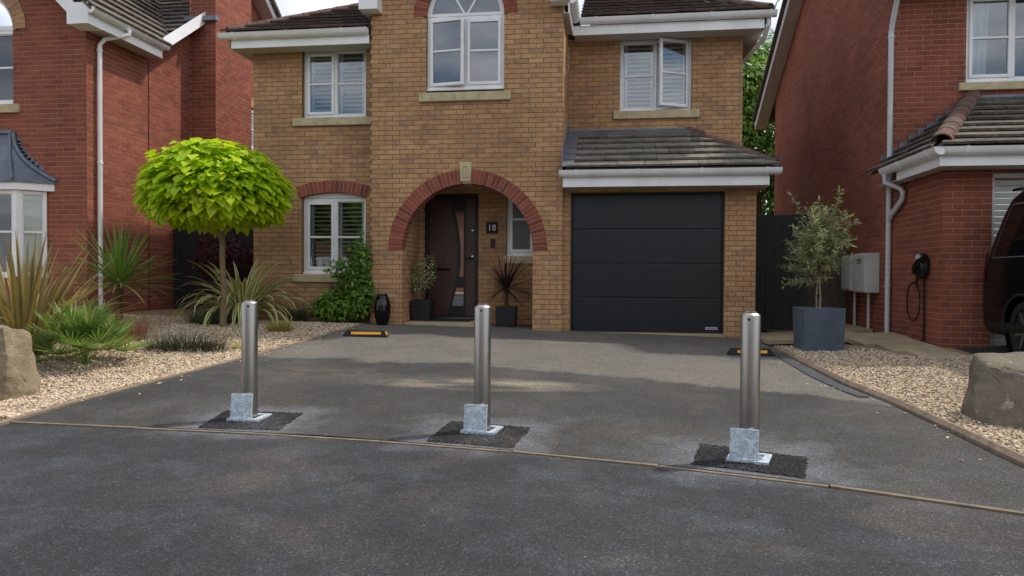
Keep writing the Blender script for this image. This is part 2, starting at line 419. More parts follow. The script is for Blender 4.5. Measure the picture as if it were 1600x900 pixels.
sheet_y('driveway', 'tarmac_drive', rngf(5.0, 12.3, .2), lambda y: (interp(LK, y) - .02, interp(RK, y) + .01), .004, 16)
# wedge between the edging line and y=5.0
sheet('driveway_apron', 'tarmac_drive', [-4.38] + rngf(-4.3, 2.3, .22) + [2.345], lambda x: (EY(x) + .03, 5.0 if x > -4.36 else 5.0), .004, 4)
sheet('neighbour_drive', 'tarmac_road', rngf(4.12, 12.12, .5), lambda x: (EY(x) + .04, 9.85), .004, 14)
# flush concrete edging between road and drive: single blocks
edging = thing('drive_edging', 'flush line of narrow tan concrete edging between road and driveway', 'edging', (-1, 4.5, .03)); tag(edging, kind='structure')
x = -6.0; px = None
def arc_pts(poly, step, f):
    """walk poly [(t,val)] by arc length; f(t,val)->(x,y)"""
    P = [];  t = poly[0][0]
    pts = [f(*p) for p in poly]; outp = [pts[0]]; acc = 0
    for (ax, ay), (bx, by) in zip(pts, pts[1:]):
        L = math.hypot(bx - ax, by - ay); pos = 0
        while acc + L - pos >= step:
            pos += step - acc; acc = 0; outp.append((lerp(ax, bx, pos / L), lerp(ay, by, pos / L)))
        acc += L - pos
    return outp
def kerb_run(parent, pts, w, up, down, mat, gap=.008, rnd=0.):
    for (ax, ay), (bx, by) in zip(pts, pts[1:]):
        d = Vector((bx - ax, by - ay)); L = d.length; d /= L; nrm = Vector((-d.y, d.x))
        k = MB(); prof = [(-w / 2, -down), (w / 2, -down), (w / 2, up - rnd), (w / 2 - rnd, up), (-w / 2 + rnd, up), (-w / 2, up - rnd)] if rnd else [(-w / 2, -down), (w / 2, -down), (w / 2, up), (-w / 2, up)]
        vs = []; jz = random.uniform(-.003, .003); jn = random.uniform(-.003, .003)
        for s_ in (gap / 2, L - gap / 2):
            cx, cy = ax + d.x * s_, ay + d.y * s_
            for (o_, z_) in prof: vs.append((cx + nrm.x * (o_ + jn), cy + nrm.y * (o_ + jn), gz(cx, cy) + z_ + jz))
        n_ = len(prof); k.add(vs, [tuple(range(n_)), tuple(range(n_, 2 * n_))[::-1]] + [(i, i + n_, (i + 1) % n_ + n_, (i + 1) % n_) for i in range(n_)])
        k.build('edging_block', mat, parent)
kerb_run(edging, arc_pts([p for p in EDGE if -7 < p[0] < 5], .9, lambda a, b_: (a, b_)), .034, .007, .03, 'kerb_edge')
lk = thing('left_kerb', 'low concrete edging between driveway and the gravel bed with the lime tree', 'kerb', (-4.2, 7, .1)); tag(lk, kind='structure')
kerb_run(lk, arc_pts(LK, .9, lambda a, b_: (b_, a)), .055, .018, .03, 'kerb')
rk = thing('right_kerb', 'rounded concrete kerb between driveway and the gravel bed with the olive planter', 'kerb', (2.2, 7, .1)); tag(rk, kind='structure')
kerb_run(rk, arc_pts(RK[1:-1] + [(10.6, 2.04)], .9, lambda a, b_: (b_ + .03, a)), .075, .055, .05, 'kerb', rnd=.028)
# gravel beds (sheet + loose stones)
def lbx(y): return (-13.0, interp(LK, y) - .03)
sheet_y('gravel_bed_ground', 'gravel_bed', rngf(4.8, 12.6, .3), lbx, .006, 12)
sheet_y('gravel_bed_ground', 'gravel_bed', rngf(3.2, 10.1, .3), lambda y: (interp(RK, y) + .06, 4.12), .008, 8)
ICO = None
def stones(name, n, fpos, smin, smax, label):
    global ICO
    bm = bmesh.new(); bmesh.ops.create_icosphere(bm, subdivisions=1, radius=1); bmesh.ops.triangulate(bm, faces=bm.faces)
    bv = np.array([v.co for v in bm.verts]); bf = np.array([[v.index for v in f.verts] for f in bm.faces]); bm.free()
    # 12 verts, 20 faces
    P = fpos(n); n = len(P); nv, nf = len(bv), len(bf)
    sc = rng.uniform(smin, smax, (n, 1)) * np.stack([rng.uniform(.7, 1.3, n), rng.uniform(.6, 1., n), rng.uniform(.35, .7, n)], 1)
    jit = 1 + rng.uniform(-.28, .28, (n, nv, 1))
    V = bv[None] * jit * sc[:, None, :]
    a = rng.uniform(0, 6.28, n); ca, sa = np.cos(a), np.sin(a)
    tl = rng.uniform(-.6, .6, n); ct, st = np.cos(tl), np.sin(tl)
    x_, y_, z_ = V[..., 0], V[..., 1], V[..., 2]
    y2 = y_ * ct[:, None] - z_ * st[:, None]; z2 = y_ * st[:, None] + z_ * ct[:, None]
    V = np.stack([x_ * ca[:, None] - y2 * sa[:, None], x_ * sa[:, None] + y2 * ca[:, None], z2], -1) + P[:, None, :]
    Fc = bf[None] + (np.arange(n) * nv)[:, None, None]
    me = bpy.data.meshes.new(name); me.vertices.add(n * nv); me.vertices.foreach_set('co', V.reshape(-1).astype(np.float32))
    me.loops.add(n * nf * 3); me.loops.foreach_set('vertex_index', Fc.reshape(-1).astype(np.int32))
    me.polygons.add(n * nf); me.polygons.foreach_set('loop_start', np.arange(n * nf, dtype=np.int32) * 3)
    me.update(calc_edges=True); me.validate()
    return obj(name, me, 'gravel', kind='stuff', label=label, cat='gravel')
def ptsL(n):
    out = []
    while len(out) < n:
        y = 4.83 + (10.9 - 4.83) * random.random() ** 1.25; x1 = interp(LK, y) - .045
        x = x1 - (x1 + 8.0) * random.random() ** (1.35 if y < 8 else 1.0)
        if y > 10.2 and x < -8.05: continue
        if x < -1.02 * y - .3: continue
        out.append((x, y, gz(x, y) + random.uniform(.004, .022)))
    for k in range(34):
        y = random.uniform(4.9, 10.5); x = interp(LK, y) + abs(random.gauss(0, .12)) + .03; out.append((x, y, gz(x, y) + .009))
    return np.array(out)
def ptsR(n):
    out = []
    while len(out) < n:
        y = 3.3 + 6.8 * random.random(); x = interp(RK, y) + .08 + random.random() * 1.9
        if x > 4.1: continue
        if y > 9.0 and x > 3.0 + (10.1 - y) * .35: continue
        if x > .72 * y + 1.3: continue
        out.append((x, y, gz(x, y) + random.uniform(.006, .026)))
    for k in range(34):
        y = random.uniform(4.6, 9.5); x = interp(RK, y) - abs(random.gauss(0, .14)) - .03; out.append((x, y, gz(x, y) + .009))
    return np.array(out)
stones('gravel', 52000, ptsL, .008, .0175, 'cream and tan loose gravel under the lime tree and palms')
stones('gravel', 42000, ptsR, .008, .0175, 'cream and tan loose gravel round the olive planter')
# dark slate strip along the right kerb
b = MB(); pl = [(9.6, 1.92, 2.01), (8.6, 1.94, 2.055), (7.72, 1.955, 2.08), (6.95, 2.03, 2.12), (6.66, 2.09, 2.17)]
for y, x0, x1 in pl:
    for x in (x0, x1): b.v += [(x, y, gz(x, y) + .004), (x, y, gz(x, y) + .016)]
for i in range(len(pl) - 1):
    a = i * 4; c = a + 4; b.f += [(a + 1, a + 3, c + 3, c + 1), (a, a + 1, c + 1, c), (a + 2, c + 2, c + 3, a + 3)]
b.f += [(0, 2, 3, 1), (16, 17, 19, 18)]
b.build('drain_cover_strip', 'slate_strip', label='dark slate-grey strip lying on the tarmac along the right kerb', cat='strip')
# paving slabs of the side path (right)
path = thing('side_path', 'buff concrete slab path running past the side gate and meter boxes', 'path', (3.4, 10.6, .24)); tag(path, kind='structure')
def slab(x0, x1, y0, y1):
    k = MB(); z = [gz(x, y) for x in (x0, x1) for y in (y0, y1)]; g = .006
    vs = [(x, y, gz(x, y) + h) for h in (-.03, .028) for y in (y0 + g, y1 - g) for x in (x0 + g, x1 - g)]
    k.add(vs, [(0, 2, 3, 1), (4, 5, 7, 6), (0, 1, 5, 4), (2, 6, 7, 3), (0, 4, 6, 2), (1, 3, 7, 5)]); k.build('paving_slab', 'slab', path)
for yy in (10.72, 11.36): 
    for i in range(4):
        if not (yy > 11.3 and i > 2): slab(2.13 + i * .47, 2.13 + i * .47 + .47, yy, yy + .64)
for i, (yy) in enumerate((10.05, 9.4, 8.75)):
    x0 = 3.2 + i * .13
    slab(x0, x0 + .42, yy, yy + .65); slab(x0 + .42, 3.96, yy, yy + .65)
for i in range(4): slab(3.25, 3.96, 12.0 + i * .9, 12.9 + i * .9); slab(2.45, 3.25, 12.0 + i * .9, 12.9 + i * .9)

# ------------------------------------------------------------------ brick walls
CAMP = Vector((0, 0, 1.12))
class Fr:
    """wall frame: origin o (x,y), u along the wall, n outward normal"""
    def __init__(s, o, u, n): s.o = Vector((o[0], o[1], 0)); s.u = Vector((u[0], u[1], 0)).normalized(); s.n = Vector((n[0], n[1], 0)).normalized()
    def p(s, u, d, z): return s.o + s.u * u - s.n * d + Vector((0, 0, z))   # d = depth into the wall
    def mat(s, u, d, z):
        m_ = Matrix((s.u, -s.n, Vector((0, 0, 1)))).transposed().to_4x4(); m_.translation = s.p(u, d, z); return m_
    def flip(s): return s.u.cross(Vector((0, 0, 1))).dot(s.n) < 0
def fbox(b, fr, u0, u1, d0, d1, z0, z1):
    return b.box(u0, u1, d0, d1, z0, z1, fr.mat(0, 0, 0))
def rect_sub(q, hole):
    """subtract rect hole from rect q=(u0,u1,z0,z1) -> pieces"""
    u0, u1, z0, z1 = q; a0, a1, c0, c1 = hole
    if u1 <= a0 or u0 >= a1 or z1 <= c0 or z0 >= c1: return [q]
    o = []
    if u0 < a0: o.append((u0, a0, z0, z1))
    if u1 > a1: o.append((a1, u1, z0, z1))
    m0, m1 = max(u0, a0), min(u1, a1)
    if z0 < c0: o.append((m0, m1, z0, c0))
    if z1 > c1: o.append((m0, m1, c1, z1))
    return o
class House:
    def __init__(s, name, label, loc, brick, mortar):
        s.root = thing(name, label, 'house', loc); s.brick = brick; s.mortar = mortar; s.pend = []
    def wall(s, fr, L, z0, z1, rects=(), curves=(), rake=None, phase=0., hide=None):
        """rects: holes; curves: fn(z)->(ua,ub) or None, hole interval; rake: fn(z)->(ul,ur) wall limits"""
        CH, BW, J = .075, .225, .011
        mort = MB(); k0 = int(math.floor(z0 / CH + .001)); z = k0 * CH; row = k0; bricks = []
        # mortar sheet, 9 mm behind the brick faces
        while z < z1 - .005:
            za, zb = max(z, z0), min(z + CH, z1)
            la, ra = rake(za) if rake else (0, L); lb, rb = rake(zb) if rake else (0, L)
            ivs = [((la, lb), (ra, rb))]
            for cv in curves:
                ha, hb = cv(za + .001), cv(zb - .001)
                if ha is None and hb is None: continue
                if hb is None: continue
                if ha is None: ha = hb
                new = []
                for (l_, r_) in ivs:
                    if ha[1] <= l_[0] or ha[0] >= r_[0]: new.append((l_, r_)); continue
                    new.append((l_, (ha[0], hb[0]))); new.append(((ha[1], hb[1]), r_))
                ivs = new
            off = phase + (BW / 2 if row % 2 else 0)
            for (l_, r_) in ivs:
                slanted = abs(l_[0] - l_[1]) > 1e-6 or abs(r_[0] - r_[1]) > 1e-6
                def quad(ua, ub, ta, tb, z_a, z_b):
                    mort.add([fr.p(ua, .0045, z_a), fr.p(ub, .0045, z_a), fr.p(tb, .0045, z_b), fr.p(ta, .0045, z_b)], [(0, 1, 2, 3)])
                if slanted: quad(l_[0], r_[0], l_[1], r_[1], za, zb)
                else:
                    ps = [(l_[0], r_[0], za, zb)]
                    for h in rects: ps = [q for p_ in ps for q in rect_sub(p_, h)]
                    for q in ps: quad(q[0], q[1], q[0], q[1], q[2], q[3])
                lo, hi = min(l_), max(r_)
                i = math.floor((lo - off) / BW)
                while off + i * BW < hi:
                    a, c = off + i * BW + J / 2, off + (i + 1) * BW - J / 2; i += 1
                    ba0, ba1 = max(a, l_[0] if l_[0] > 0 or rake else -1e9), max(a, l_[1] if l_[1] > 0 or rake else -1e9)
                    a0, a1 = max(a, l_[0]), max(a, l_[1]); c0, c1 = min(c, r_[0]), min(c, r_[1])
                    if max(c0 - a0, c1 - a1) < .025: continue
                    zz0, zz1 = za + (J / 2 if za > z0 else 0), zb - (J / 2 if zb < z1 else 0)
                    if slanted and (abs(a0 - a1) > 1e-6 or abs(c0 - c1) > 1e-6):
                        bricks.append((a0, max(c0, a0 + .002), a1, max(c1, a1 + .002), zz0, zz1, False))
                    else:
                        ps = [(a0, c0, zz0, zz1)]
                        for h in rects: ps = [q for p_ in ps for q in rect_sub(p_, h)]
                        for q in ps:
                            if q[1] - q[0] > .012 and q[3] - q[2] > .008:
                                full = abs(q[1] - q[0] - .214) < 1e-4 and abs(q[3] - q[2] - .064) < 1e-4
                                bricks.append((q[0], q[1], q[0], q[1], q[2], q[3], full))
            z += CH; row += 1
        w_ = mort.build('wall', s.mortar, s.root)
        vis = hide or (lambda p_: True)
        for q in bricks:
            c = fr.p((q[0] + q[1]) / 2, 0, (q[4] + q[5]) / 2)
            s.pend.append((q, fr, w_, (c - CAMP).length if (q[6] and vis(c)) else 1e9))
        return w_
    def finish(s, limit=300):
        order = sorted(range(len(s.pend)), key=lambda i: s.pend[i][3])
        own = set(i for i in order[:limit] if s.pend[i][3] < 1e8)
        me = MB().box(-.107, .107, -.0, .02, -.032, .032).mesh('brick'); me.materials.append(M[s.brick])
        rest = {}
        for i, (q, fr, w_, d) in enumerate(s.pend):
            pr = random.uniform(-.0015, .0015)
            if i in own:
                o = bpy.data.objects.new('brick', me); COL.objects.link(o); o.parent = w_
                o.matrix_world = fr.mat((q[0] + q[1]) / 2, pr, (q[4] + q[5]) / 2) @ Matrix.Rotation(random.uniform(-.004, .004), 4, 'X')
            else:
                b = rest.setdefault(w_.name, (w_, MB()))[1]
                a0, c0, a1, c1, z0, z1, _ = q
                vs = [fr.p(u, d_, z) for d_ in (pr, .02) for (u, z) in ((a0, z0), (c0, z0), (c1, z1), (a1, z1))]
                b.add(vs, [(0, 1, 2, 3), (0, 4, 5, 1), (1, 5, 6, 2), (2, 6, 7, 3), (3, 7, 4, 0)])
        for w_, b in rest.values(): b.build('brickwork', s.brick, w_, kind='stuff')
def arch_ring(house, fr, uc, zc, ri, ro, a0, a1, n, d0=-.012, d1=.12, mat='arch_brick', gap=.010, skip=None, rx=1.):
    """voussoir ring: mortar ring + one brick object each"""
    ring = MB(); N_ = n * 2
    for i in range(N_ + 1):
        t = lerp(a0, a1, i / N_)
        for r_ in (ri + .004, ro - .002):
            for d in (d0 + .006, d1): ring.v.append(tuple(fr.p(uc + r_ * math.cos(t), d, zc + r_ * math.sin(t))))
    for i in range(N_):
        a = i * 4; c = a + 4
        ring.f += [(a, a + 2, c + 2, c), (a, c, c + 1, a + 1), (a + 2, a + 3, c + 3, c + 2), (a + 1, c + 1, c + 3, a + 3)]
    rg = ring.build('arch', 'mortar_pale', house.root)
    for i in range(n):
        ta, tb = lerp(a0, a1, i / n), lerp(a0, a1, (i + 1) / n)
        if skip and skip((ta + tb) / 2): continue
        b = MB(); vs = []
        pr = random.uniform(-.003, .002)
        for d in (d0 + pr, d1 - .004):
            for (r_, t) in ((ri, 0), (ri, 1), (ro, 1), (ro, 0)):
                g = gap / 2 / r_; th = ta + g if t == 0 else tb - g
                vs.append(fr.p(uc + r_ * math.cos(th), d, zc + r_ * math.sin(th)))
        b.add(vs, [(0, 1, 2, 3), (0, 4, 5, 1), (1, 5, 6, 2), (2, 6, 7, 3), (3, 7, 4, 0)])
        b.build('brick', mat, rg)
    return rg

def frame_ring(b, fr, u0, u1, z0, z1, w, d0, d1):
    fbox(b, fr, u0, u0 + w, d0, d1, z0, z1); fbox(b, fr, u1 - w, u1, d0, d1, z0, z1)
    fbox(b, fr, u0 + w, u1 - w, d0, d1, z0, z0 + w); fbox(b, fr, u0 + w, u1 - w, d0, d1, z1 - w, z1)
def window(house, fr, u0, u1, z0, z1, cols=2, opens={}, bar=.5, inside='slats', d=.09, depth=.9, glassm='glass', sash=None, headz=None, revm=None, e=.25, notop=False):
    """casement window set d into the wall. opens: {col:(hinge side,'deg')}"""
    wn = MB(); fw = .055
    frame_ring(wn, fr, u0, u1, z0, z1, fw, d, d + .07)
    cw = (u1 - u0 - 2 * fw) / cols
    for i in range(1, cols): fbox(wn, fr, u0 + fw + i * cw - .022, u0 + fw + i * cw + .022, d + .001, d + .069, z0 + fw, z1 - fw)
    fbox(wn, fr, u0 - .0, u1 + .0, d - .035, d - .001, z0 - .028, z0 + .012)      # sill nose
    me = wn.mesh('window'); root = obj('window', bevel(me, .006, 1), 'upvc', house.root)
    for i in range(cols):
        a, c = u0 + fw + i * cw + (.0 if i == 0 else .022), u0 + fw + (i + 1) * cw - (.0 if i == cols - 1 else .022)
        f2 = fr; zA, zB = z0 + fw, z1 - fw; sd = d - .018
        is_sash = sash is None or i in sash or i in opens
        if i in opens:
            side, deg = opens[i]; a -= .012; c += .012; zA -= .012; zB += .012
            hu = a if side == 'L' else c
            hp = fr.p(hu, sd, 0); ang = R(deg) if side == 'L' else -R(deg)
            rot = Matrix.Rotation(-ang, 3, 'Z')
            if fr.flip(): rot = Matrix.Rotation(ang, 3, 'Z')
            f2 = Fr((hp.x, hp.y), (rot @ fr.u).xy, (rot @ fr.n).xy); a, c = a - hu, c - hu; sd = 0
        sw = .048 if is_sash else .012; se = sd if is_sash else d + .012
        sb = MB(); frame_ring(sb, f2, a, c, zA, zB, sw, se, se + .055)
        zm = lerp(zA, zB, bar); bh = .016
        fbox(sb, f2, a + sw, c - sw, se + .006, se + .05, zm - bh, zm + bh)
        obj('sash', bevel(sb.mesh('sash'), .005, 1), 'upvc', root)
        for (p0, p1) in ((zA + sw, zm - bh), (zm + bh, zB - sw)):
            g = MB(); gd = se + .026
            fbox(g, f2, a + sw, c - sw, gd, gd + .006, p0, p1); g.build('pane', glassm, root)
    # room behind
    rm = MB()
    P = [fr.p(u, dd, z) for dd in (d + .075, d + depth) for (u, z) in ((u0 - e, z0 - e), (u1 + e, z0 - e), (u1 + e, z1 + e), (u0 - e, z1 + e))]
    rm.add(P, [(4, 5, 6, 7), (0, 1, 5, 4), (1, 2, 6, 5), (2, 3, 7, 6), (3, 0, 4, 7)]); rm.build('room_lining', 'room', root)
    if inside == 'slats':
        for i in range(cols):
            a, c = u0 + fw + i * cw + .03, u0 + fw + (i + 1) * cw - .03
            st = MB(); fbox(st, fr, a, a + .045, d + .10, d + .13, z0 + .06, z1 - .06); fbox(st, fr, c - .045, c, d + .10, d + .13, z0 + .06, z1 - .06)
            st.build('shutter_frame', 'slat_white', root)
            zz = z0 + .09
            sm = MB(); sm.box(-(c - a - .1) / 2, (c - a - .1) / 2, -.034, .034, -.0045, .0045); sme = sm.mesh('slat'); sme.materials.append(M['slat_white'])
            while zz < z1 - .09:
                o = bpy.data.objects.new('slat', sme); COL.objects.link(o); o.parent = root
                o.matrix_world = fr.mat((a + c) / 2, d + .115, zz) @ Matrix.Rotation(R(window.tilt), 4, 'X'); zz += .07
    elif inside == 'blind':
        bl = MB(); fbox(bl, fr, u0 + fw, u1 - fw, d + .09, d + .094, z0 + .05, z1 - .05)
        for k in range(1, 4):
            zz = lerp(z0, z1, k / 4); fbox(bl, fr, u0 + fw, u1 - fw, d + .084, d + .0898, zz - .006, zz + .006)
        bl.build('roman_blind', 'blind', root)
    elif inside == 'curtain':
        ct = MB(); nn = 10
        for sgn, ue in ((1, u0 + fw), (-1, u1 - fw)):
            k = len(ct.v)
            for i in range(nn + 1):
                u = ue + sgn * i * .028
                for z in (z0, z1): ct.v.append(tuple(fr.p(u + (.05 * sgn if z == z1 else 0), d + .12 + .02 * math.sin(i * 2.2), z)))
            ct.f += [(k + 2 * i, k + 2 * i + 2, k + 2 * i + 3, k + 2 * i + 1) for i in range(nn)]
        ct.build('curtain', 'curtain', root)
    # reveal round the opening
    q = [(u0, z0), (u1, z0), (u1, z1), (u0, z1)]
    for (a_, b_) in ((1, 2), (3, 0)) if notop else ((1, 2), (2, 3), (3, 0)):
        rv = MB(); rv.add([fr.p(q[a_][0], .004, q[a_][1]), fr.p(q[b_][0], .004, q[b_][1]), fr.p(q[b_][0], d + .07, q[b_][1]), fr.p(q[a_][0], d + .07, q[a_][1])], [(0, 1, 2, 3)])
        rv.build('reveal', revm or house.mortar, root)
    return root
window.tilt = 35
def sill(house, fr, u0, u1, z0, z1, out=.05):
    b = MB(); fbox(b, fr, u0, u1, -out, .10, z0, z1); me = b.mesh('window_sill'); obj('window_sill', bevel(me, .008, 1), 'cast_stone', house.root)
def gutter(house, a, b, outd, zt, capA=True, capB=True, brk=.9):
    """white gutter along a->b (x,y), bulging towards outd (unit xy); zt = rim height"""
    a, b, o = Vector((*a, 0)), Vector((*b, 0)), Vector((*outd, 0)); L = (b - a).length; d = (b - a) / L
    prof = [(0, 0), (0, -.075), (.02, -.092), (.06, -.092), (.098, -.06), (.112, -.02), (.118, 0), (.108, 0), (.09, -.05), (.055, -.08), (.02, -.08), (.01, -.0)]
    def ring(s_): return [a + d * s_ + o * p_[0] + Vector((0, 0, zt + p_[1])) for p_ in prof]
    g = MB(); n_ = len(prof); g.add(ring(0) + ring(L), [(i, (i + 1) % n_, (i + 1) % n_ + n_, i + n_) for i in range(n_)] + [tuple(range(n_))[::-1], tuple(range(n_, 2 * n_))])
    go = g.build('gutter', 'upvc', house.root, smooth=50)
    # end caps
    for s_, c_ in ((0, capA), (L, capB)):
        if c_:
            e = MB(); e.add([p_ + d * k for k in (-.004, .004) for p_ in ring(s_)[:7]], [tuple(range(7))[::-1], tuple(range(7, 14))] + [(i, (i + 1) % 7, (i + 1) % 7 + 7, i + 7) for i in range(7)]); e.build('end_cap', 'upvc', go)
    k = .25
    while k < L:
        br = MB(); pr2 = [(p_[0] * 1.06, p_[1] * 1.06 if p_[1] < 0 else .006) for p_ in prof[:7]]
        vs = [a + d * (k + e_) + o * p_[0] + Vector((0, 0, zt + p_[1])) for e_ in (-.014, .014) for p_ in pr2]
        br.add(vs, [tuple(range(7))[::-1], tuple(range(7, 14))] + [(i, (i + 1) % 7, (i + 1) % 7 + 7, i + 7) for i in range(7)]); br.build('bracket', 'upvc', go); k += brk
    return go
def board(house, a, b, z0, z1, th, outd, name='fascia', mat='upvc'):
    a, b, o = Vector((*a, 0)), Vector((*b, 0)), Vector((*outd, 0)) * th
    m_ = MB(); vs = [p_ + q_ + Vector((0, 0, z)) for z in (z0, z1) for p_, q_ in ((a, Vector()), (b, Vector()), (b, o), (a, o))]
    m_.add(vs, [(0, 1, 2, 3), (4, 7, 6, 5), (0, 4, 5, 1), (1, 5, 6, 2), (2, 6, 7, 3), (3, 7, 4, 0)])
    return m_.build(name, mat, house.root)
def clip_poly(poly, cl):
    """Sutherland-Hodgman, cl counter-clockwise convex"""
    out_ = poly
    for (ax, ay), (bx, by) in zip(cl, cl[1:] + cl[:1]):
        inp, out_ = out_, []
        if not inp: return []
        side = lambda p_: (bx - ax) * (p_[1] - ay) - (by - ay) * (p_[0] - ax)
        for i, p_ in enumerate(inp):
            q_ = inp[i - 1]; sp_, sq = side(p_), side(q_)
            if sp_ >= 0:
                if sq < 0: t = sq / (sq - sp_); out_.append((lerp(q_[0], p_[0], t), lerp(q_[1], p_[1], t)))
                out_.append(p_)
            elif sq >= 0: t = sq / (sq - sp_); out_.append((lerp(q_[0], p_[0], t), lerp(q_[1], p_[1], t)))
    return out_
def area(p_): return abs(sum(a[0] * b_[1] - b_[0] * a[1] for a, b_ in zip(p_, p_[1:] + p_[:1]))) / 2
def roof_slope(house, p0, ud, vd, poly, gauge=.30, tw=.33, mat='tile_brown', th=.031, vmax=None, lap=.07):
    """deck + individual tiles. p0 eave origin, ud along eave, vd up slope, poly CCW in (u,v)"""
    p0, ud, vd = Vector(p0), Vector(ud).normalized(), Vector(vd).normalized(); nn = ud.cross(vd).normalized()
    if nn.z < 0: nn = -nn
    m_ = Matrix((ud, vd, nn)).transposed().to_4x4(); m_.translation = p0
    dk = MB(); n_ = len(poly)
    dk.add([m_ @ Vector((u, v, h)) for h in (-.03, 0) for u, v in poly], [tuple(range(n_))[::-1], tuple(range(n_, 2 * n_))] + [(i, (i + 1) % n_, (i + 1) % n_ + n_, i + n_) for i in range(n_)])
    deck = dk.build('roof', mat, house.root)
    us_, vs_ = [p_[0] for p_ in poly], [p_[1] for p_ in poly]
    full = tw * (gauge + lap); shared = None
    def tile_mesh(pl):
        t = MB(); k = len(pl); v0 = min(q[1] for q in pl)
        top = [Vector((q[0], q[1], .004 + th * 2.1 - th * 1.7 * (q[1] - q0) / (gauge + lap))) for q in pl for q0 in (v0,)]
        bot = [Vector((q[0], q[1], .004 + th * 1.1 - th * 1.08 * (q[1] - v0) / (gauge + lap))) for q in pl]
        t.add(bot + top, [tuple(range(k))[::-1], tuple(range(k, 2 * k))] + [(i, (i + 1) % k, (i + 1) % k + k, i + k) for i in range(k)])
        me = t.mesh('roof_tile'); me.materials.append(M[mat]); return me
    r_ = 0; v = -.05
    while v < min(max(vs_), vmax or 1e9) - .02:
        off = (tw / 2 if r_ % 2 else 0); u = min(us_) - off
        while u < max(us_):
            q = [(u + .003, v), (u + tw - .003, v), (u + tw - .003, v + gauge + lap), (u + .003, v + gauge + lap)]
            big = [(p_[0], p_[1] - .06 if p_[1] < .01 else p_[1]) for p_ in poly]
            c = clip_poly(q, big); u += tw
            if len(c) < 3 or area(c) < .006: continue
            if area(c) > full * .985:
                if shared is None: shared = tile_mesh([(a - (u - tw), b_ - v) for a, b_ in q])
                me = shared
            else: me = tile_mesh([(a - (u - tw), b_ - v) for a, b_ in c])
            o = bpy.data.objects.new('roof_tile', me); COL.objects.link(o); o.parent = deck
            o.matrix_world = m_ @ Matrix.Translation((u - tw, v, random.uniform(0, .004))) @ Matrix.Rotation(random.uniform(-.006, .006), 4, 'Z')
        v += gauge; r_ += 1
    return deck
def ridge_run(house, a, b, rad=.11, step=.33, mat='ridge_terracotta', lift=.05):
    a, b = Vector(a), Vector(b); d = (b - a); L = d.length; d /= L
    side = d.cross(Vector((0, 0, 1))).normalized(); up = side.cross(d).normalized()
    n_ = int(L / step)
    for i in range(n_ + 1):
        s0, s1 = i * step, min((i + 1) * step + .02, L + .05)
        if s1 - s0 < .08: continue
        t = MB(); vs = []
        for k, s_ in enumerate((s0, s1)):
            r0 = rad * (1.05 if k == 0 else .98)
            for rr in (r0, r0 - .018):
                for j in range(9):
                    an = math.pi * j / 8; vs.append(a + d * s_ + side * math.cos(an) * rr + up * (math.sin(an) * rr * .8 - .045 + lift))
        fs = []
        for j in range(8): fs += [(j, j + 1, j + 19, j + 18), (9 + j, 27 + j, 28 + j, 10 + j), (j, 9 + j, 10 + j, j + 1), (18 + j, 19 + j, 28 + j, 27 + j)]
        fs += [(0, 18, 27, 9), (8, 17, 35, 26)]
        t.add(vs, fs); t.build('ridge_tile', mat, house.root, smooth=40)
def downpipe(house, pts, r=.034, mat='upvc', clips=()):
    o = MB().tube(pts, r, 14).build('downpipe', mat, house.root, smooth=50)
    for c in clips:
        MB().tube([Vector(c) - Vector((0, 0, .014)), Vector(c) + Vector((0, 0, .014))], r * 1.25, 14).build('clip', mat, o, smooth=50)
    return o
def slab_poly(name, pts, th, mat, parent):
    """flat polygon thickened downward along its normal"""
    P = [Vector(p_) for p_ in pts]; nn = (P[1] - P[0]).cross(P[2] - P[0]).normalized()
    if nn.z < 0: nn = -nn
    n_ = len(P); b = MB().add([p_ - nn * th for p_ in P] + P, [tuple(range(n_))[::-1], tuple(range(n_, 2 * n_))] + [(i, (i + 1) % n_, (i + 1) % n_ + n_, i + n_) for i in range(n_)])
    return b.build(name, mat, parent)

# ================================================================== buff brick house
H = House('detached_house', 'buff brick detached house with arched porch and dark integral garage', (-1.9, 11.2, .3), 'buff_brick', 'mortar_buff')
B, LW, RW, GW, PW = 11.2, 11.5, 12.4, 11.3, 12.2
fB, fL, fR_, fG, fP = [Fr((0, y), (1, 0), (0, -1)) for y in (B, LW, RW, GW, PW)]
UC, ZC = -2.27, 1.5
def arch_hole(z):
    if z < ZC: return (-3.30, -1.24)
    if z < ZC + 1.245: h = math.sqrt(1.245 ** 2 - (z - ZC) ** 2); return (UC - h, UC + h)
def win_hole(z):
    if 5.0 < z <= 5.13: return (-2.92, -1.70)
    if 5.13 < z < 5.13 + .81: h = math.sqrt(.81 ** 2 - (z - 5.13) ** 2); return (-2.31 - h, -2.31 + h)
PT = math.tan(R(40))
def bay_rake(z): 
    k = max(0, (z - 5.35) / PT); return (-3.82 + k, -.79 - k)
H.wall(fB, 0, 0, 6.55, [(-2.92, -1.70, 3.93, 5.13)], [arch_hole, win_hole], bay_rake, phase=.03)
arch_ring(H, fB, UC, ZC, 1.03, 1.25, 0, math.pi, 54, d1=.22, skip=lambda t: abs(t - math.pi / 2) < .075)
kst = MB(); kst.prism([(-.078, 0), (.078, 0), (.098, .30), (-.098, .30)], .25, fB.mat(UC - .02, 0, 2.56) @ Matrix.Rotation(R(90), 4, 'X') @ Matrix.Translation((0, 0, -.215)))
ks = obj('keystone', bevel(kst.mesh('keystone'), .008, 1), 'cast_stone', H.root)
kp = MB(); frame_ring(kp, fB, UC - .07, UC + .03, 2.62, 2.81, .016, -.048, -.034); kp.build('panel_moulding', 'cast_stone', ks)
